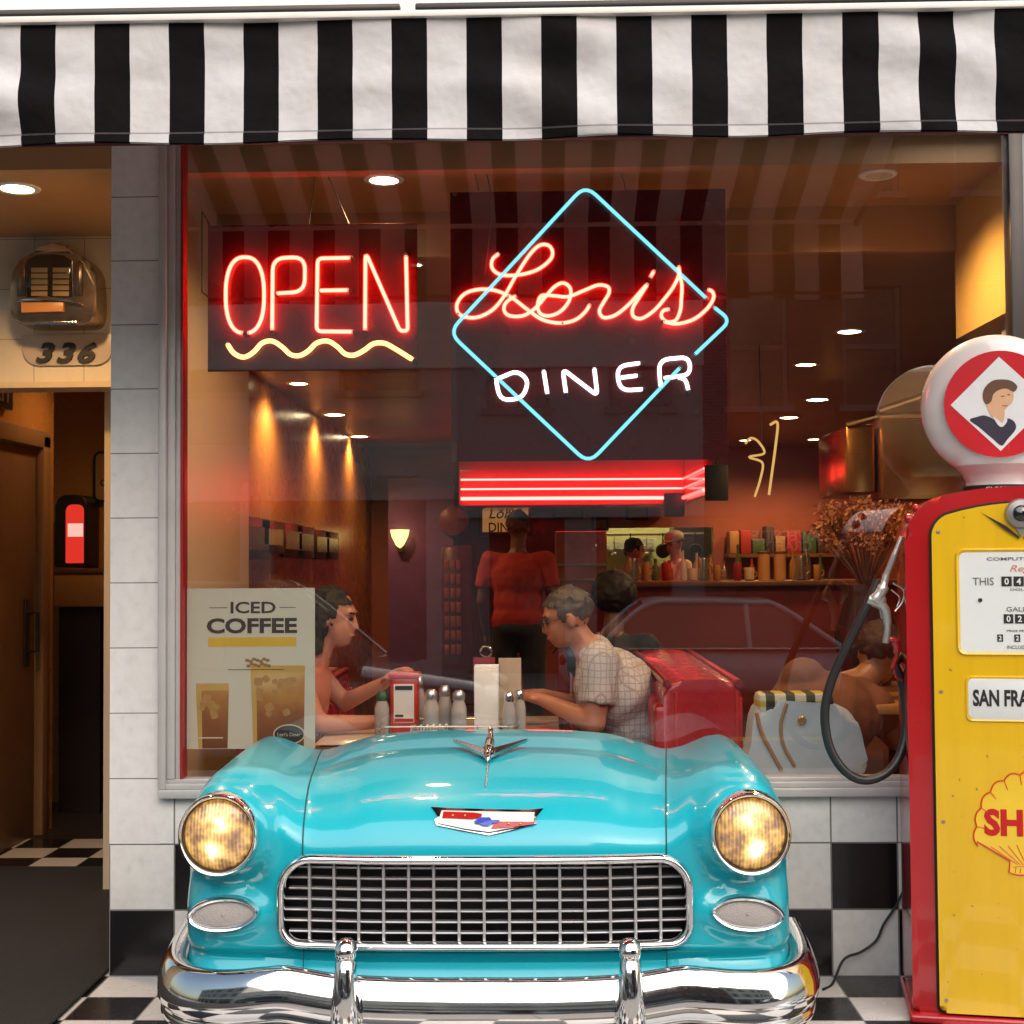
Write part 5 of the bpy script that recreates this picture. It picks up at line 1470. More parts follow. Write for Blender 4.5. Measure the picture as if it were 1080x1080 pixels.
M_pink = mat('salmon_top', (.50,.17,.12), .75); M_purple = mat('dusty_purple_top', (.22,.17,.26), .8)

ZTAB = .755
tx0, tx1 = at(352, 762, .85).x, at(590, 762, .85).x
tcx = (tx0+tx1)/2
tb = thing('diner_table', 'pale diner table with chrome edge just inside the window', 'table', (tcx, .82, 0))
MB().box((tx0,.34,ZTAB-.034),(tx1,1.24,ZTAB), bev=.006).build('tabletop', mat('pale_laminate', (.62,.50,.44), .18, var=.08), tb)
MB().tube([(p[0],p[1],ZTAB-.017) for p in rrect(tx0-.004,.336,tx1+.004,1.244,.03,5)], .014, 8, closed=True).build('chrome_edge', M_chrome, tb)
MB().tube([(tcx,.8,.03),(tcx,.8,ZTAB-.034)], .04, 16).build('pedestal', M_chrome, tb)
MB().lathe([(.30,0.0),(.29,.02),(.06,.05),(.05,.08)], (tcx,.8,0), 'Z', 28).build('foot', M_black, tb)
def on_tab(px, Y): return at(px, 750, Y).x
# napkin dispenser
def zt2(py, Y): return at(540, py, Y).z
Y0 = .52
x = on_tab(513, Y0); nd = thing('napkin_dispenser', 'tall white napkin dispenser standing in the middle of the table', 'napkin dispenser', (x, Y0, ZTAB))
hn = zt2(702, Y0)-ZTAB
MB().box((x-.052,Y0-.03,ZTAB),(x+.052,Y0+.09,ZTAB+.015), bev=.004).box((x-.050,Y0+.075,ZTAB+.015),(x+.050,Y0+.09,ZTAB+hn), bev=.004).build('holder', M_steel, nd)
nk = MB()
for i in range(9): nk.box((x-.046+random.uniform(-.003,.003),Y0-.028+i*.011,ZTAB+.016),(x+.046+random.uniform(-.003,.003),Y0-.020+i*.011,ZTAB+hn*(.95+.04*math.sin(i*2))), bev=.003)
nk.build('napkins', mat('napkin_white', (.80,.78,.74), .9), nd)
Y1 = .70; x = on_tab(538, Y1); hm = zt2(694, Y1)-ZTAB
mh = thing('menu_holder', 'beige menu card standing behind the napkin dispenser', 'menu', (x, Y1, ZTAB))
MB().box((x-.045,Y1,ZTAB+.004),(x+.045,Y1+.006,ZTAB+hm), bev=.001).build('menu_card', mat('menu_card_beige', (.55,.43,.30), .6), mh, smooth=False)
MB().box((x-.05,Y1-.02,ZTAB),(x+.05,Y1+.03,ZTAB+.02), bev=.004).build('clip', M_steel, mh)
Y1 = .66; x = on_tab(513, Y1)
tn = thing('table_number_stand', 'small chrome ring stand with a red card rising behind the napkins', 'card stand', (x, Y1, ZTAB))
zr = zt2(687, Y1)
MB().tube([(x,Y1,ZTAB+.012),(x,Y1,zr-.02)], .004, 8).tube([(x+.022*math.cos(a),Y1,zr+.022*math.sin(a)) for a in [2*PI*i/20 for i in range(20)]], .004, 8, closed=True).lathe([(.035,0),(.033,.008),(.005,.014)], (x,Y1,ZTAB), 'Z', 20).build('ring_stand', M_chrome, tn)
MB().box((x-.05,Y1-.008,zt2(703,Y1)),(x+.035,Y1-.004,zt2(693,Y1))).build('card', mat('card_red', (.30,.03,.03), .5), tn, smooth=False)
# red dispenser with white label
Y1 = .62; x = on_tab(427, Y1); hh = zt2(708, Y1)-ZTAB
rd = thing('sauce_tin', 'red dispenser tin with white label on the table by the seated woman', 'tin', (x, Y1, ZTAB))
MB().box((x-.055,Y1-.035,ZTAB),(x+.055,Y1+.035,ZTAB+hh-.02), bev=.012).build('tin_body', mat('tin_red', (.48,.03,.02), .3), rd)
MB().box((x-.062,Y1-.04,ZTAB+hh-.025),(x+.062,Y1+.04,ZTAB+hh), bev=.008).build('lid', MC['tin_red'], rd)
lb = MB().box((x-.040,Y1-.0375,ZTAB+.05),(x+.040,Y1-.0352,ZTAB+hh-.045), bev=.001).build('label', M_gwhite, rd, smooth=False)
MB().box((x-.034,Y1-.0390,ZTAB+hh-.068),(x+.034,Y1-.0378,ZTAB+hh-.052)).box((x-.034,Y1-.0390,ZTAB+.072),(x-.002,Y1-.0378,ZTAB+.082)).build('label_print', M_ink, lb, smooth=False)
MB().box((x-.038,Y1-.0390,ZTAB+.053),(x+.038,Y1-.0378,ZTAB+.066)).build('label_band', MC['red_enamel'], lb, smooth=False)
t = NT('thin_glass'); gg = t.n('ShaderNodeBsdfGlass'); gg.inputs['IOR'].default_value = 1.3; gg.inputs['Roughness'].default_value = .02
M_tg = t.done(t.principled((.75,.75,.76), .08, trans=.55, coat=.4))
def jar(px, Y, r, py_top, label, content, lidm, cat='shaker', group='condiment jars on the table', name='glass_shaker'):
    x = on_tab(px, Y); h = zt2(py_top, Y)-ZTAB
    j = thing(name, label, cat, (x, Y, ZTAB), group=group)
    MB().lathe([(r*.9,.001),(r,.01),(r,h*.62),(r*.72,h*.76),(r*.72,h*.8)], (x,Y,ZTAB), 'Z', 20).build('jar', M_tg, j)
    MB().lathe([(r*.8,.006),(r*.86,.02),(r*.86,h*.5),(.0001,h*.52)], (x,Y,ZTAB), 'Z', 16).build('contents', content, j)
    MB().lathe([(r*.76,h*.78),(r*.8,h*.80),(r*.8,h*.92),(r*.5,h*.99),(.0001,h)], (x,Y,ZTAB), 'Z', 20).build('lid', lidm, j)
M_sugar = mat('sugar', (.75,.73,.70), .8); M_pep = mat('pepper', (.09,.06,.045), .8)
jar(455, .50, .030, 726, 'clear glass jar standing left-most of the glass group left of the napkin dispenser', M_sugar, M_steel)
jar(469, .58, .028, 722, 'clear glass jar in the middle of the glass group left of the napkin dispenser', M_sugar, M_steel)
jar(484, .50, .030, 727, 'clear glass jar nearest the left side of the napkin dispenser', M_sugar, M_steel)
jar(537, .47, .024, 729, 'salt shaker with chrome top touching the right side of the napkin dispenser', M_sugar, M_chrome)
jar(548, .55, .024, 727, 'pepper shaker with chrome top beside the salt shaker', M_pep, M_chrome)
jar(403, .60, .030, 728, 'small bottle with pale label left of the red tin', mat('mustard', (.55,.33,.12), .5), mat('green_cap', (.02,.09,.04), .4), 'bottle', None, 'condiment_bottle')
jar(441, .70, .03, 712, 'tall clear bottle between the red tin and the glass jars', mat('syrup', (.30,.16,.05), .3), M_steel, 'bottle', None, 'condiment_bottle')
# wire caddy
x0, x1 = on_tab(398,.44), on_tab(545,.44)
wc = thing('wire_caddy', 'long chrome wire caddy along the window edge of the table', 'caddy', ((x0+x1)/2, .48, ZTAB))
w = MB()
for z in (.025,.055): w.tube([(p[0],p[1],ZTAB+z) for p in rrect(x0,.41,x1,.66,.03,4)], .0032, 8, closed=True)
for k in range(5): 
    xx = x0+.03+(x1-x0-.06)*k/4
    for yy in (.41,.66): w.tube([(xx,yy,ZTAB),(xx,yy,ZTAB+.06)], .0032, 8)
w.build('wire_rack', M_steel, wc)
pk = MB()
x = on_tab(450,.46)
for k in range(12): pk.box((x-.06+k*.012,.425,ZTAB+.004),(x-.052+k*.012,.455,ZTAB+.055+.006*math.sin(k*3)), bev=.001)
tag(pk.build('sugar_packets', mat('packet_white', (.68,.66,.68), .7)), 'row of white sweetener packets in the wire caddy', 'sweetener packets')

# booths
M_vinyl = mat('red_vinyl', (.34,.012,.018), .28, coat=.3, var=.15, bump=.15, bscale=60); M_vinyl2 = mat('deep_red_vinyl', (.18,.008,.012), .3, coat=.3)
def booth(label, x0, x1, y0, y1, seat_dir, ztop):
    """double-height booth back between x0 and x1, with a seat cushion towards seat_dir"""
    b = thing('booth_seat', label, 'booth', ((x0+x1)/2, (y0+y1)/2, 0), group='red vinyl booths')
    xm = (x0+x1)/2
    MB().prism(rrect(x0,.02,x1,ztop-.02,(.02,.02,.05,.05),5,crown=.015), y0, y1, bev=.02).build('backrest', M_vinyl, b, ang=50)
    n = 9; q = MB()
    for i in range(n):
        ya = y0+(y1-y0)*i/n; yb_ = y0+(y1-y0)*(i+1)/n
        q.box((xm-.05 if seat_dir > 0 else x0-.035, ya+.002, .48),(x1+.035 if seat_dir > 0 else xm+.05, yb_-.002, ztop-.10), bev=.022, seg=2)
    q.build('tufted_cushion', M_vinyl, b)
    MB().tube([(x1-.012,y0-.006,ztop-.02),(x1-.012,y1,ztop-.02)], .016, 12).tube([(x0+.012,y0-.006,ztop-.02),(x0+.012,y1,ztop-.02)], .016, 12).build('top_roll', M_vinyl2, b)
    pp = MB()
    for xx in (x0+.045, x1-.02): pp.tube([(xx,y0-.001,.05),(xx,y0-.001,ztop-.05)], .006, 8)
    pp.build('piping', mat('vinyl_piping', (.45,.03,.03), .3), b)
    sx0, sx1 = (x1, x1+.50) if seat_dir > 0 else (x0-.50, x0)
    MB().box((sx0,y0+.02,.34),(sx1,y1,.46), bev=.04, seg=3).build('seat_cushion', M_vinyl, b)
    MB().box((sx0+.02,y0+.04,0),(sx1-.02,y1-.02,.34)).build('seat_base', M_vinyl2, b, smooth=False)
    return b
bx0 = at(700, 740, .3).x; bx1 = at(783, 740, .3).x
booth('red vinyl booth behind the man in the checked shirt', bx0, bx1, .30, 2.0, -1, at(540, 722, .3).z+.02)
lx = at(318, 700, .5).x
booth('red vinyl booth behind the woman, beside the iced coffee poster', lx-.22, lx-.03, .34, 2.0, 1, .92)
booth('red vinyl booth farther back, behind the first booths', at(600,700,2.7).x, at(640,700,2.7).x, 2.4, 3.6, 1, 1.0)

# seated man, facing left
J = seated(.24, .45, hz=.86)
for k, sg in (('L',1),('R',-1)):
    J[k+'elbow'] = (.30, sg*.24, .80); J[k+'wrist'] = (.50, sg*.10, .875); J[k+'hand'] = (.75,-sg*.45,.12)
J['look'] = (6, 14)
hp_ = at(597, 654, .85)
J['head'] = (.40,0,1.19); J['neck'] = (.33,0,1.10); J['chest'] = (.20,0,.90)
for k, sg in (('L',1),('R',-1)): J[k+'shoulder'] = (.27, sg*.20, 1.035)
person('person', 'man in pale checked short-sleeved shirt leaning over the table', (hp_.x+.40, .85, 0), PI, J, M_sk1, M_hgrey, M_shirt, M_dark, 'short', vox=.0075, sleeve=.72, build=1.14, glasses=True)
# seated woman, facing right, behind the poster
hp_ = at(352, 655, .80)
J = seated(.14, .45)
J['head'] = (.25,0,1.20); J['neck'] = (.19,0,1.08)
for k, sg in (('L',1),('R',-1)): J[k+'elbow'] = (.26, sg*.21, .84); J[k+'wrist'] = (.44, sg*.11, .93); J[k+'hand'] = (.6,-sg*.3,.5)
J['Relbow'] = (.22, -.22, .80); J['Rwrist'] = (.45, -.14, .80); J['Rhand'] = (.9,.2,-.0)
J['look'] = (-8, 6)
person('person', 'dark-haired woman in a salmon top sitting behind the iced coffee poster', (hp_.x-.25, .80, 0), 0, J, M_sk2, M_hblack, M_pink, M_dark, 'long', vox=.0075, sleeve=.25, build=.92)
# person in next booth with dark hair
hp_ = at(643, 634, 2.25)
J = seated(.05, .45)
person('person', 'person with full black hair sitting with their back to the man in the checked shirt', (hp_.x, 2.25, 0), R(70), J, M_sk4, M_hblack, M_dark, M_dark, 'afro', sleeve=1.6)
# standing server in red, seen from behind
hp_ = at(546, 566, 4.9)
J = standing(1.02)
person('person', 'server in a red shirt standing with their back to the window', (hp_.x, 4.9, 0), R(80), J, M_sk4, M_hblack, M_redshirt, M_dark, 'short', sleeve=.7, build=1.06, vox=.013)
# guest at the right, back to the glass, leaning to the right
hp_ = at(880, 622, .62)
J = seated(.05, .42)
gx = at(815, 760, .50).x
t = NT('plaid_band'); P, x, y, z = t.pos()
ca = t.math('LESS_THAN', t.math('FRACT', t.math('MULTIPLY', x, 14)), .45); cb2 = t.math('LESS_THAN', t.math('FRACT', t.math('MULTIPLY', z, 22)), .45)
M_plaid = t.done(t.principled(t.mix(cb2, t.mix(ca, (.50,.46,.36), (.05,.055,.03)), t.mix(ca, (.42,.33,.04), (.02,.018,.015))), .8))
J = dict(pelvis=(0,0,.56), chest=(.16,-.20,.82), neck=(.22,-.38,.96), head=(.28,-.46,1.05), look=(-20,10))
J.update(Lshoulder=(.15,-.13,.98), Lelbow=(.28,-.06,.78), Lwrist=(.40,-.22,.80), Rshoulder=(.17,-.40,.86), Relbow=(.28,-.52,.72), Rwrist=(.42,-.42,.80), Lhand=(.7,-.5,-.1), Rhand=(.8,.2,0),
         Lhip=(.02,.10,.53), Lknee=(.44,.12,.52), Lankle=(.46,.12,.08), Rhip=(.02,-.10,.53), Rknee=(.44,-.12,.52), Rankle=(.46,-.12,.08))
pr_ = person('person', 'guest in a rust-brown top and pale jeans bending over in the booth behind the hose', (gx, .42, .0), R(90), J, M_sk3, M_hbrown, M_tanshirt, M_denim, 'short', vox=.012, sleeve=.5, build=1.18)
bl = MB()
for a in range(1): pass
rr_ = []
for z_, k in ((.655,1.0),(.68,1.03),(.71,1.03),(.735,1.0)):
    rr_.append([(.03+(z_-.655)*.55+.195*k*math.cos(q), -(z_-.655)*.7+.238*k*math.sin(q), z_) for q in [2*PI*i/36 for i in range(36)]])
bl.grid(rr_, closed=True).build('plaid_waistband', M_plaid, pr_)
bp = at(842, 770, .20)
bg = thing('shoulder_bag', 'pale blue-grey shoulder bag with tan strap leaning on the glass behind the hose', 'bag', (bp.x, .22, .60))
q0, q1 = at(792, 812, .2), at(905, 738, .2)
MB().prism([(p.x,p.z) for p in spline([(q0.x,0,q0.z-.02),(q1.x-.02,0,q0.z-.02),(q1.x,0,q0.z+.10),(q1.x-.05,0,q1.z-.03),((q0.x+q1.x)/2,0,q1.z),(q0.x+.03,0,q1.z-.01),(q0.x-.01,0,q0.z+.10)], 5, closed=True)], .12, .27, bev=.035, seg=4).build('bag_body', M_denim, bg, ang=60)
MB().box((q0.x+.02,.122,q1.z-.075),(q1.x-.10,.262,q1.z+.03), bev=.02).build('plaid_trim', M_plaid, bg)
MB().tube(spline([at(798,752,.115), at(803,772,.112), at(812,790,.112), at(824,812,.115)], 6), .007, 8).tube(spline([at(830,742,.115), at(824,762,.112), at(826,785,.112), at(838,808,.115)], 6), .006, 8).build('strap', mat('tan_leather', (.30,.15,.06), .5), bg)
MB().lathe([(.012,-.004),(.016,0),(.012,.004)], at(846,760,.112), 'Y', 14).build('buckle', mat('brass_buckle', (.6,.40,.14), .25, .9), bg)
bstool = MB().box((gx-.5,.34,.0),(gx+.5,.80,.42)).build('seat_base', M_vinyl2, None, smooth=False)
tag(bstool, 'low dark red bench under the window at the right', 'bench'); bstool.name = 'window_bench'

# small table and cup at the right by the pump
q0, q1 = at(898, 757, .6), at(960, 740, .6)
st2 = thing('side_table', 'small tan wooden table end beside the pump hose', 'table', ((q0.x+q1.x)/2, .7, 0))
MB().box((q0.x,.5,q1.z-.04),(q1.x+.3,1.0,q1.z), bev=.008).build('tabletop', mat('honey_wood_top', (.45,.22,.07), .3), st2)
MB().tube([((q0.x+q1.x)/2+.1,.75,0),((q0.x+q1.x)/2+.1,.75,q1.z-.04)], .035, 14).build('pedestal', M_black, st2)
q = at(928, 772, .45)
MB_ = MB().lathe([(.042,-.03),(.045,.0),(.045,.03),(.04,.034)], (q.x,.72,q1.z+.034), 'Z', 24)
tag(MB_.build('chrome_cup', M_chrome), 'short chrome cup standing on the small tan table', 'cup')
# dried flower arrangement in a vase on a stand
fc = at(912, 545, 1.3)
fa = thing('flower_arrangement', 'dried rust-coloured flower arrangement in a dark vase beside the pump', 'flowers', (fc.x, 1.3, 0))
MB().lathe([(.10,.88),(.12,.95),(.14,1.10),(.09,1.26),(.10,1.32),(.085,1.32)], (fc.x,1.3,0), 'Z', 28).build('vase', mat('vase_dark', (.03,.018,.018), .2, coat=.5), fa)
sm_ = MB(); lf = MB(); random.seed(5)
for i in range(46):
    a = random.uniform(0, 2*PI); r_ = random.uniform(.03,.21); top = Vector((fc.x+r_*math.cos(a)*1.15, 1.3+r_*math.sin(a)*.7, fc.z-.05+random.uniform(-.04,.13)-r_*.25))
    sm_.tube([(fc.x,1.3,1.28), (fc.x+.3*(top.x-fc.x), 1.3+.3*(top.y-1.3), 1.30+.3*(top.z-1.3)), top], .003, 5)
    for j in range(60):
        c = top + Vector((random.gauss(0,.022), random.gauss(0,.022), random.gauss(0,.018)))
        n = Vector((random.gauss(0,1), random.gauss(0,1), random.gauss(0,1))).normalized(); u = n.orthogonal().normalized(); w = n.cross(u); s_ = random.uniform(.008,.016)
        lf.add([c-u*s_, c+w*s_*.5, c+u*s_, c-w*s_*.5], [(0,1,2,3)])
t = NT('dried_petals'); P, x, y, z = t.pos()
M_pet = t.done(t.principled(t.ramp(t.noise(60,2,P), [(.3,(.22,.06,.02)), (.5,(.50,.18,.06)), (.7,(.70,.38,.15))]), .7))
sm_.build('stems', mat('stem_brown', (.07,.045,.02), .7), fa); lf.build('petals', M_pet, fa, smooth=False)
MB().box((fc.x-.18,1.12,0),(fc.x+.18,1.48,.879), bev=.01).build('stand', M_wood, fa)

# picture frames on the left wall
XWL = -1.88
for i, (px, py0, py1, w_) in enumerate([(268,546,590,.16),(284,549,584,.14),(306,552,588,.15),(319,555,589,.13),(337,559,590,.14),(347,561,590,.13)]):
    d = ROT @ Vector(((px-540)/FPX, (540-py0)/FPX, -1.0)); k = (XWL-CAM.x)/d.x; p = CAM + d*k
    d2 = ROT @ Vector(((px-540)/FPX, (540-py1)/FPX, -1.0)); z2 = (CAM + d2*k).z
    if p.y > 10.0: p.y = 9.2 + .25*(i-4)
    wy = .75
    nm = ['leftmost and tallest of the framed pictures on the left wall, in black', 'second framed picture from the left with a pale mat inside its black frame', 'third framed picture from the left on the amber wall', 'fourth framed picture from the left, narrow and dark', 'fifth framed picture from the left, greenish inside', 'rightmost framed picture on the left wall, nearest the wall lamp'][i]
    fr_ = thing('picture_frame', nm, 'picture', (XWL, p.y, z2), group='framed pictures on the left wall')
    MB().box((XWL+.001,p.y-wy/2,z2),(XWL+.03,p.y+wy/2,p.z), bev=.006).build('frame', M_darkframe, fr_)
    MB().box((XWL+.028,p.y-wy/2+.06,z2+.06),(XWL+.033,p.y+wy/2-.06,p.z-.06)).build('picture', mat(['photo_dark','photo_pale','photo_sepia','photo_dark','photo_green','photo_dark'][i], [(.05,.035,.03),(.40,.28,.14),(.22,.11,.05),(.05,.035,.03),(.12,.13,.06),(.05,.035,.03)][i], .25), fr_, smooth=False)
# wall lamp
q = at(422, 566, 9.5)
wl = thing('wall_lamp', 'glowing torch-shaped wall lamp on the purple partition', 'wall lamp', (q.x, 9.58, q.z-.1))
MB().lathe([(.0001,-.12),(.04,-.09),(.085,.0),(.10,.07),(.0001,.075)], (q.x,9.47,q.z), 'Z', 20).build('lamp_shade', emis('wall_lamp_glow', (1.0,.62,.18), None, 3.5), wl)
MB().box((q.x-.03,9.5,q.z-.16),(q.x+.03,9.6,q.z-.08), bev=.01).build('bracket', mat('brass_bracket', (.5,.33,.12), .3, .9), wl)

# red neon canopy over the kitchen counter
YC = 8.6
k0, k1 = at(484, 534, YC), at(722, 502, YC)
M_redglow = mat('canopy_red_gloss', (.62,.03,.04), .22, coat=.5, var=.1)
cnp = thing('neon_canopy', 'red canopy with pink neon tubes running over the kitchen counter', 'canopy', ((k0.x+k1.x)/2, YC, k0.z))
MB().box((k0.x,YC,k0.z),(k1.x,YC+1.5,k1.z+.30), bev=.02).build('canopy_box', M_redglow, cnp)
e0 = at(752, 492, 6.9)
pr3 = [(k1.x-.002, YC+.02), (e0.x-.03, 7.1), (e0.x+.02, 7.1), (k1.x+.12, YC+1.0)]
MB().prism(pr3, k0.z+.03, k1.z+.30, plane='XY').build('canopy_side', M_redglow, cnp, smooth=False)
M_npink = emis('neon_pink', (1.0,.10,.085), (1.0,.012,.010), 11.0)
for py in (526, 516, 506):
    a, b = at(486,py,YC-.06), at(716,py-1,YC-.06); q = at(750, py-22, 7.04)
    MB().tube(spline([a, (a+b)/2, b], 4) + [b+Vector((.04,-.02,.0)), Vector((e0.x-.06, 7.04, b.z))], .018 if py == 526 else .010, 10).build('neon_tube', M_npink, cnp)
cl = MB().box((at(700,528,YC-.08).x,YC-.10,at(700,545,YC).z),(at(722,528,YC-.08).x,YC-.0,at(700,520,YC).z), bev=.02).build('speaker_box', M_black, cnp)
# diner sign on the back wall
q0, q1 = at(504, 566, 10.1), at(562, 531, 10.1)
bs = thing('wall_sign', 'amber framed diner sign on the back wall behind the server', 'sign', ((q0.x+q1.x)/2, 10.15, q0.z))
MB().box((q0.x,10.12,q0.z),(q1.x,10.198,q1.z), bev=.01).build('frame', mat('sign_frame_rope', (.20,.06,.03), .5), bs)
MB().box((q0.x+.05,10.112,q0.z+.05),(q1.x-.05,10.125,q1.z-.05)).build('sign_face', emis('lit_amber_sign', (.75,.30,.08), None, .45), bs, smooth=False)
for s_, v, h in (("Lori's", 541, .12), ('DINER', 556, .10)):
    q = at(533, v, 10.1); tm = text(s_, h=h, w=.36, depth=.004, bold=.01, shear=.3 if s_[0]=='L' else 0); place(tm, (q.x, 10.110, q.z)); tm.build('lettering', M_ink, bs, smooth=False)
# round clock, door, dark cabinet (left of the server)
q = at(478, 549, 9.5)
ck = thing('wall_disc', 'round dark red disc on the back wall at the left of the amber sign', 'wall disc', (q.x, 9.55, q.z-.15))
MB().lathe([(.0001,-.06),(.10,-.055),(.15,-.03),(.155,.05)], (q.x,9.55,q.z), 'Y', 28).build('disc', M_darkred, ck)
q0, q1 = at(466, 700, 8.9), at(498, 575, 8.9)
jbx = thing('vending_cabinet', 'tall dark red cabinet with mottled front left of the server', 'cabinet', ((q0.x+q1.x)/2, 9.2, 0))
MB().box((q0.x,8.9,0),(q1.x,9.5,q1.z), bev=.03).build('cabinet_body', mat('cabinet_maroon', (.09,.012,.014), .25, coat=.4), jbx)
fp_ = MB()
for r_ in range(7):
    for c_ in range(3): fp_.box((q0.x+.03+c_*.06,8.89,.5+r_*.14),(q0.x+.075+c_*.06,8.902,.5+r_*.14+.10), bev=.004)
fp_.build('product_window', mat('product_mixed', (.25,.06,.04), .3, var=.9, scale=18), jbx)
# framed menu boards on the back wall
for (x0, y0, x1, y1, lab, nm_) in ((583,532,616,548,'dark menu plaque under the red neon canopy, left one','menu_board'),(624,545,642,560,'small framed photo right of the dark plaque on the back wall','picture_frame'),(660,532,684,549,'dark framed emblem above the kitchen hatch','picture_frame')):
    q0, q1 = at(x0,y1,10.15), at(x1,y0,10.15)
    mo = thing(nm_, lab, 'picture' if nm_[0]=='p' else 'menu board', ((q0.x+q1.x)/2, 10.17, q0.z))
    MB().box((q0.x,10.15,q0.z),(q1.x,10.198,q1.z), bev=.01).build('frame', M_darkframe, mo)
    MB().box((q0.x+.03,10.144,q0.z+.03),(q1.x-.03,10.152,q1.z-.03)).build('picture', MC['photo_sepia'], mo, smooth=False)
q0, q1 = at(586, 640, 8.0), at(640, 560, 8.0)
sv = thing('display_case', 'glossy pale pie display case standing in front of the back wall', 'display case', ((q0.x+q1.x)/2, 8.2, 0))
MB().box((q0.x,8.0,0),(q1.x,8.5,q0.z), bev=.01).build('case_base', mat('case_red_base', (.28,.04,.035), .3), sv)
MB().box((q0.x,8.02,q0.z),(q1.x,8.48,q1.z), bev=.01).build('glass_case', mat('case_glass', (.30,.16,.13), .1, coat=.6, var=.5, scale=6), sv)
sh_ = MB()
for k in range(3): sh_.box((q0.x+.01,8.005,q0.z+.1+k*.14),(q1.x-.01,8.02,q0.z+.12+k*.14))
sh_.build('shelf', M_steel, sv, smooth=False)
# counter in front of the hatch with things on it
c0, c1 = at(640, 640, 7.6), at(850, 612, 7.6)
ctn = thing('counter', 'long dark diner counter in front of the kitchen hatch', 'counter', ((c0.x+c1.x)/2, 7.9, 0))
MB().box((c0.x,7.65,0),(c1.x+1.2,8.2,c1.z-.05)).build('counter_front', M_darkred, ctn, smooth=False)
MB().box((c0.x-.03,7.58,c1.z-.05),(c1.x+1.2,8.25,c1.z), bev=.012).build('worktop', M_wood, ctn)
ztp = c1.z
random.seed(11)
pale = [mat('pot_cream', (.55,.40,.22), .4), mat('pot_steel', (.5,.48,.44), .25, .9), mat('pot_amber', (.45,.22,.06), .25), mat('pot_red', (.35,.03,.02), .3)]
kinds = ['cream mug', 'steel canister', 'amber tumbler', 'red tumbler']
used_x = []
for i, px in enumerate([652, 668, 681, 702, 730, 742, 756, 778, 790, 845, 862]):
    q = at(px, 610, 7.75); m_ = i % 4
    h = [.11,.20,.15,.16][m_]*random.uniform(.9,1.15); r_ = [.045,.05,.035,.035][m_]
    where = ['at the left end of the counter', 'second from the left end of the counter', 'third from the left end of the counter', 'left of the cook in the cream shirt', 'right of the cook in the cream shirt', 'beside the red tumbler right of the cook', 'on the counter near its middle', 'left of the pair of tan canisters', 'just left of the pair of tan canisters', 'right of the pair of tan canisters', 'at the right end of the counter'][i]
    g = thing('counter_cup', f'small {kinds[m_]} {where}', 'cup', (q.x, 7.75, ztp), group='cups and canisters on the counter')
    MB().lathe([(r_*.8,.001),(r_,.01),(r_*1.05,h*.9),(r_*.95,h),(r_*.85,h*.98),(.0001,h*.3)], (q.x,7.75,ztp), 'Z', 16).build('cup', pale[m_], g)
    MB().tube([(q.x+r_,7.75,ztp+h*.7),(q.x+r_+.025,7.75,ztp+h*.6),(q.x+r_+.025,7.75,ztp+h*.35),(q.x+r_,7.75,ztp+h*.25)], .006, 6).build('handle', pale[m_], g)
for px, w in ((810,'left'),(827,'right')):
    q = at(px, 610, 7.5)
    cn = thing('canister', f'tall tan canister, the {w} one of a pair on the counter', 'canister', (q.x, 7.72, ztp), group='pair of tan canisters on the counter')
    hh = at(px, 591, 7.72).z-ztp+.06
    MB().lathe([(.055,.001),(.055,hh)], (q.x,7.72,ztp), 'Z', 24).build('canister_body', mat('canister_tan', (.55,.27,.10), .4), cn)
    MB().lathe([(.057,hh),(.057,hh+.02),(.0001,hh+.025)], (q.x,7.72,ztp), 'Z', 24).build('lid', M_wood, cn)
# bottles and glasses along the back of the counter
random.seed(31)
for i in range(16):
    px = 648 + i*14.5
    q = at(px, 606, 8.12); h = random.uniform(.16,.34); r_ = random.uniform(.025,.04); m_ = [pale[0], pale[2], pale[1], mat('bottle_green', (.08,.14,.06), .15), mat('bottle_red', (.40,.05,.03), .2), mat('bottle_clear', (.62,.58,.50), .12)][i % 6]
    bb = MB().lathe([(r_*.9,.001),(r_,.012),(r_,h*.55),(r_*.4,h*.75),(r_*.38,h*.97),(r_*.45,h)], (q.x,8.12,ztp), 'Z', 14)
    tag(bb.build('sauce_bottle', m_), ['cream','amber','steel','green','red','clear'][i % 6] + ' bottle at the back edge of the counter, ' + ['first','second','third','fourth','fifth','sixth','seventh','eighth','ninth','tenth','eleventh','twelfth','thirteenth','fourteenth','fifteenth','sixteenth'][i] + ' from the left', 'bottle', 'bottles along the back of the counter')
# cooks
hp_ = at(714, 571, 8.9)
J = standing(1.0); J['Relbow'] = (.12,-.27,1.14); J['Rwrist'] = (.34,-.16,1.14); J['Lelbow'] = (.12,.27,1.14); J['Lwrist'] = (.34,.16,1.14); J['Rhand'] = (1,.2,0); J['Lhand'] = (1,-.2,0); J['look'] = (25, 12)
person('person', 'cook in a cream shirt and pale cap behind the counter', (hp_.x, 8.9, -.04), R(200), J, M_sk1, M_hbrown, M_cook, M_dark, 'short', vox=.014, sleeve=.8, cap=mat('cap_pale', (.5,.38,.28), .8))
hp_ = at(667, 575, 9.3)
J = dict(J)
person('person', 'cook in a pale tan shirt with lowered head left of the capped cook', (hp_.x, 9.35, -.10), R(-20), J, M_sk1, M_hblack, mat('cook_tan', (.42,.28,.16), .8), M_dark, 'short', vox=.014, sleeve=.8)
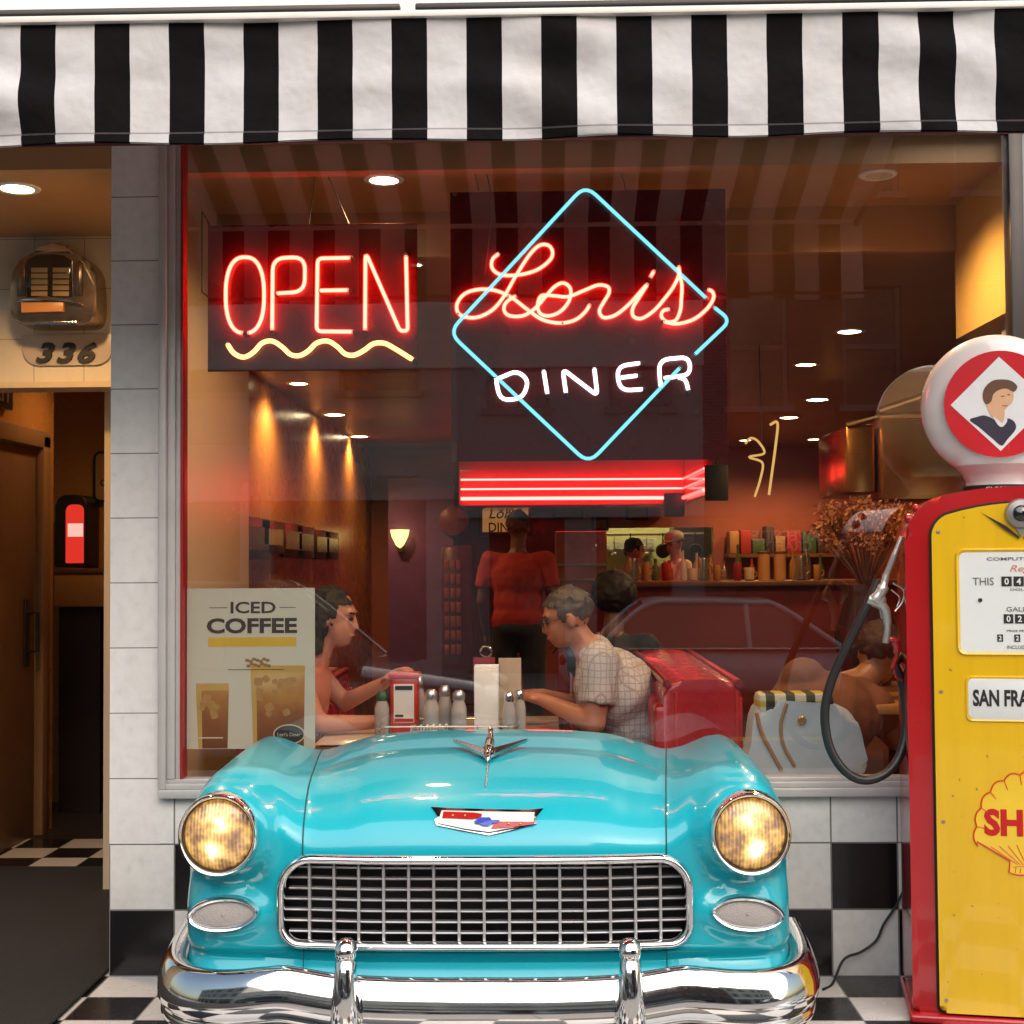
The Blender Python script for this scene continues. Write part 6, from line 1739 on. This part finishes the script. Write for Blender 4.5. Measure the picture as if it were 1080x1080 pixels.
# shelves and clutter on the right back wall
q0, q1 = at(765, 588, 10.1), at(900, 580, 10.1)
shf = thing('wall_shelf', 'dark shelf with stacked boxes on the back wall at right', 'shelf', ((q0.x+q1.x)/2, 10.05, q0.z))
MB().box((q0.x,9.85,q0.z),(q1.x,10.198,q0.z+.04)).build('shelf_board', M_wood, shf, smooth=False)
random.seed(3)
bxm = [mat('box_red', (.32,.03,.025), .5), mat('box_tan', (.35,.18,.07), .5), mat('box_dark', (.06,.03,.03), .5), mat('box_green', (.06,.10,.05), .5)]
xx = q0.x+.02; i = 0
lab_b = ['leftmost', 'second', 'third', 'fourth', 'fifth', 'sixth', 'seventh', 'eighth', 'ninth', 'tenth']
while xx < q1.x-.15 and i < 8:
    w_ = random.uniform(.10,.17); h = random.uniform(.14,.32); m_ = bxm[(i*3+1) % 4]; cn_ = ['tan','dark','red','green'][[1,2,0,3].index((i*3+1) % 4)]
    tag(MB().box((xx,9.88,q0.z+.04),(xx+w_-.015,10.15,q0.z+.04+h), bev=.008).build('storage_box', m_), f'{cn_} box on the back wall shelf, {lab_b[i]} from the left', 'box', 'boxes on the back wall shelf')
    xx += w_; i += 1
# copper extractor hood at the right
q0, q1 = at(893, 520, 4.2), at(1000, 438, 4.2)
hd_ = thing('copper_hood', 'shiny copper extractor hood glowing behind the pump globe', 'extractor hood', ((q0.x+q1.x)/2, 4.5, q0.z))
M_cop = mat('copper_sheet', (.62,.30,.09), .24, .95, var=.25, scale=2)
xm = q0.x+(q1.x-q0.x)*.30
MB().box((q0.x,4.2,q0.z),(xm-.01,5.1,q1.z-.06), bev=.02).box((xm+.01,4.14,q0.z-.05),(q1.x+.3,5.1,q1.z-.02), bev=.02).build('hood_panel', M_cop, hd_)
MB().tube([(q0.x,4.19,q1.z-.05),(xm,4.16,q1.z-.0)], .02, 8).tube([(xm,4.12,q1.z-.01),(q1.x+.3,4.12,q1.z+.02)], .02, 8).tube([(xm,4.12,q1.z+.03),(q1.x+.2,4.0,q1.z+.24)], .02, 8).build('hood_rim', mat('bright_copper', (.85,.50,.20), .15, 1.0), hd_)
# amber streak of reflected light in the right half, added as self-glowing tubes
an = thing('reflected_streak', 'thin amber streak of reflected light, added as glowing tubes between the diner sign and the copper hood', 'reflection', at(800, 525, 3.0))
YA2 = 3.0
M_reflglow = emis('amber_reflection_glow', (1.0,.60,.18), (.8,.25,.03), .9)
MB().tube(spline([at(786,468,YA2), at(792,462,YA2), at(800,466,YA2), at(806,478,YA2), at(790,482,YA2), at(804,488,YA2), at(802,505,YA2), at(796,524,YA2)], 6), .007, 8).tube(spline([at(812,448,YA2), at(820,446,YA2), at(818,470,YA2), at(814,500,YA2), at(811,522,YA2)], 6), .008, 8).build('neon_tube', M_reflglow, an)  # tubes trace a reflection, not a real neon
MB().tube([at(803,466,YA2+.03), Vector((at(803,466,YA2).x, YA2+.03, 2.65))], .004, 6).build('hanging_wire', M_wire, an)  # wire added only to carry the streak tubes
# dark hanging panel / tv right of the diner sign and a fan of wall panels
ts_ = thing('hanging_screen', 'dark flat screen hanging under the ceiling near the canopy end', 'screen', at(745, 515, 6.2))
q0, q1 = at(744, 528, 6.2), at(768, 490, 6.2)
MB().box((q0.x,6.2,q0.z),(q1.x,6.26,q1.z), bev=.01).build('screen', M_black, ts_)
MB().tube([((q0.x+q1.x)/2,6.23,q1.z),((q0.x+q1.x)/2,6.23,2.65)], .015, 8).build('ceiling_mount', M_darkframe, ts_)
# ---------------------------------------------------------------- light
def lamp(kind, name, loc, energy, color, **kw):
    l = bpy.data.lights.new(name, kind); l.energy = energy; l.color = color
    for k, v in kw.items(): setattr(l, k, v)
    o = bpy.data.objects.new(name, l); C.objects.link(o); o.location = loc
    return o
for i, (p, zc, w) in enumerate(LAMPS):
    o = lamp('SPOT', 'downlight_beam', (p.x, p.y, zc-.03), w*6.2, (1.0,.58,.24), spot_size=R(150), spot_blend=.7, shadow_soft_size=.06)
# the lit kitchen behind the hatch
kx = (KX0+KX1)/2
kl = thing('kitchen_light', 'bright strip light in the lit kitchen behind the hatch', 'ceiling light', (kx, 11.2, 2.4))
MB().box((kx-.7,11.0,2.42),(kx+.7,11.2,2.46), bev=.01).build('tube', emis('kitchen_tube_glow', (1.0,.86,.45), None, 20.0), kl)
MB().box((kx-.75,10.95,2.46),(kx+.75,11.25,2.598), bev=.01).build('housing', M_white, kl)

# things hanging and standing in the lit kitchen
random.seed(21)
rk = thing('utensil_rail', 'steel rail with hanging pans and ladles inside the lit kitchen', 'utensil rail', (kx, 10.9, 2.0))
MB().tube([(KX0+.02,10.9,KZ1-.06),(KX1-.02,10.9,KZ1-.06)], .014, 8).build('rail', M_steel, rk)
for i in range(6):
    x = KX0+.12+(KX1-KX0-.24)*i/5
    if i % 2: MB().lathe([(.001,-.012),(.07,-.012),(.085,.012),(.08,.014),(.066,-.004),(.001,-.004)], (x,10.86,KZ1-.25), 'Y', 18).tube([(x,10.87,KZ1-.17),(x,10.89,KZ1-.05)], .008, 6).build('pan', mat('dark_pan', (.04,.035,.03), .35, .6), rk)
    else: MB().tube([(x,10.88,KZ1-.05),(x,10.88,KZ1-.26)], .006, 6).ell((x,10.87,KZ1-.29), (.035,.025,.03)).build('ladle', M_steel, rk)
fg = thing('kitchen_fridge', 'dark tall fridge standing at the right inside the lit kitchen', 'fridge', (KX1-.15, 11.4, 0))
MB().box((KX1-.34,11.1,0),(KX1+.1,11.7,1.9), bev=.02).build('fridge_body', mat('fridge_dark', (.06,.05,.045), .3, .4), fg)
MB().box((KX1-.31,11.07,.9),(KX1-.29,11.1,1.5), bev=.005).build('handle', M_steel, fg)
ck2 = thing('kitchen_shelf', 'steel shelf stacked with white plates at the left inside the lit kitchen', 'shelf', (KX0+.3, 11.5, 1.5))
MB().box((KX0-.1,11.4,1.52),(KX0+.62,11.898,1.55)).build('shelf_board', M_steel, ck2, smooth=False)
for i in range(4):
    pl_ = MB()
    for k in range(5+i): pl_.lathe([(.05,0),(.09,.012),(.088,.016),(.05,.006)], (KX0+.05+i*.17,11.6,1.552+k*.016), 'Z', 18)
    tag(pl_.build('plate_stack', M_white), ['lowest stack of white plates, leftmost on the kitchen shelf','second stack of white plates from the left on the kitchen shelf','third stack of white plates from the left on the kitchen shelf','tallest stack of white plates, rightmost on the kitchen shelf'][i], 'plates', 'stacks of plates in the kitchen')
SUN_E, SUN_A = R(36), R(-20)      # elevation, azimuth off the street side
w = bpy.data.worlds.new('World'); S.world = w; w.use_nodes = True
nt = w.node_tree; nt.nodes.clear()
sky = nt.nodes.new('ShaderNodeTexSky'); sky.sky_type = 'NISHITA'; sky.sun_disc = False
sky.sun_elevation = SUN_E; sky.air_density = 1.6; sky.dust_density = 3.5; sky.ozone_density = 1.0
bg_ = nt.nodes.new('ShaderNodeBackground'); bg_.inputs[1].default_value = .15
ou = nt.nodes.new('ShaderNodeOutputWorld')
nt.links.new(sky.outputs[0], bg_.inputs[0]); nt.links.new(bg_.outputs[0], ou.inputs[0])
# direction towards the sun: street side (-y), a little to the right
sd = Vector((math.cos(SUN_E)*math.sin(R(22)), -math.cos(SUN_E)*math.cos(R(22)), math.sin(SUN_E)))
sky.sun_rotation = math.atan2(sd.x, sd.y)
sl = lamp('SUN', 'sun', (0,-20,30), 5.0, (1.0,.97,.95), angle=R(105))
sl.rotation_euler = sd.to_track_quat('Z', 'Y').to_euler()
S.view_settings.view_transform = 'Standard'; S.view_settings.look = 'None'; S.view_settings.exposure = 0; S.view_settings.gamma = 1
S.render.engine = 'CYCLES'
cy = S.cycles
cy.use_denoising = True
try: cy.denoiser = 'OPENIMAGEDENOISE'
except Exception: pass
cy.use_adaptive_sampling = True; cy.adaptive_threshold = .015
cy.max_bounces = 8; cy.diffuse_bounces = 3; cy.glossy_bounces = 4; cy.transmission_bounces = 6; cy.transparent_max_bounces = 12
cy.sample_clamp_indirect = 6.0; cy.caustics_reflective = False; cy.caustics_refractive = False
for o in bpy.data.objects:
    if '_world' in o.keys(): del o['_world']
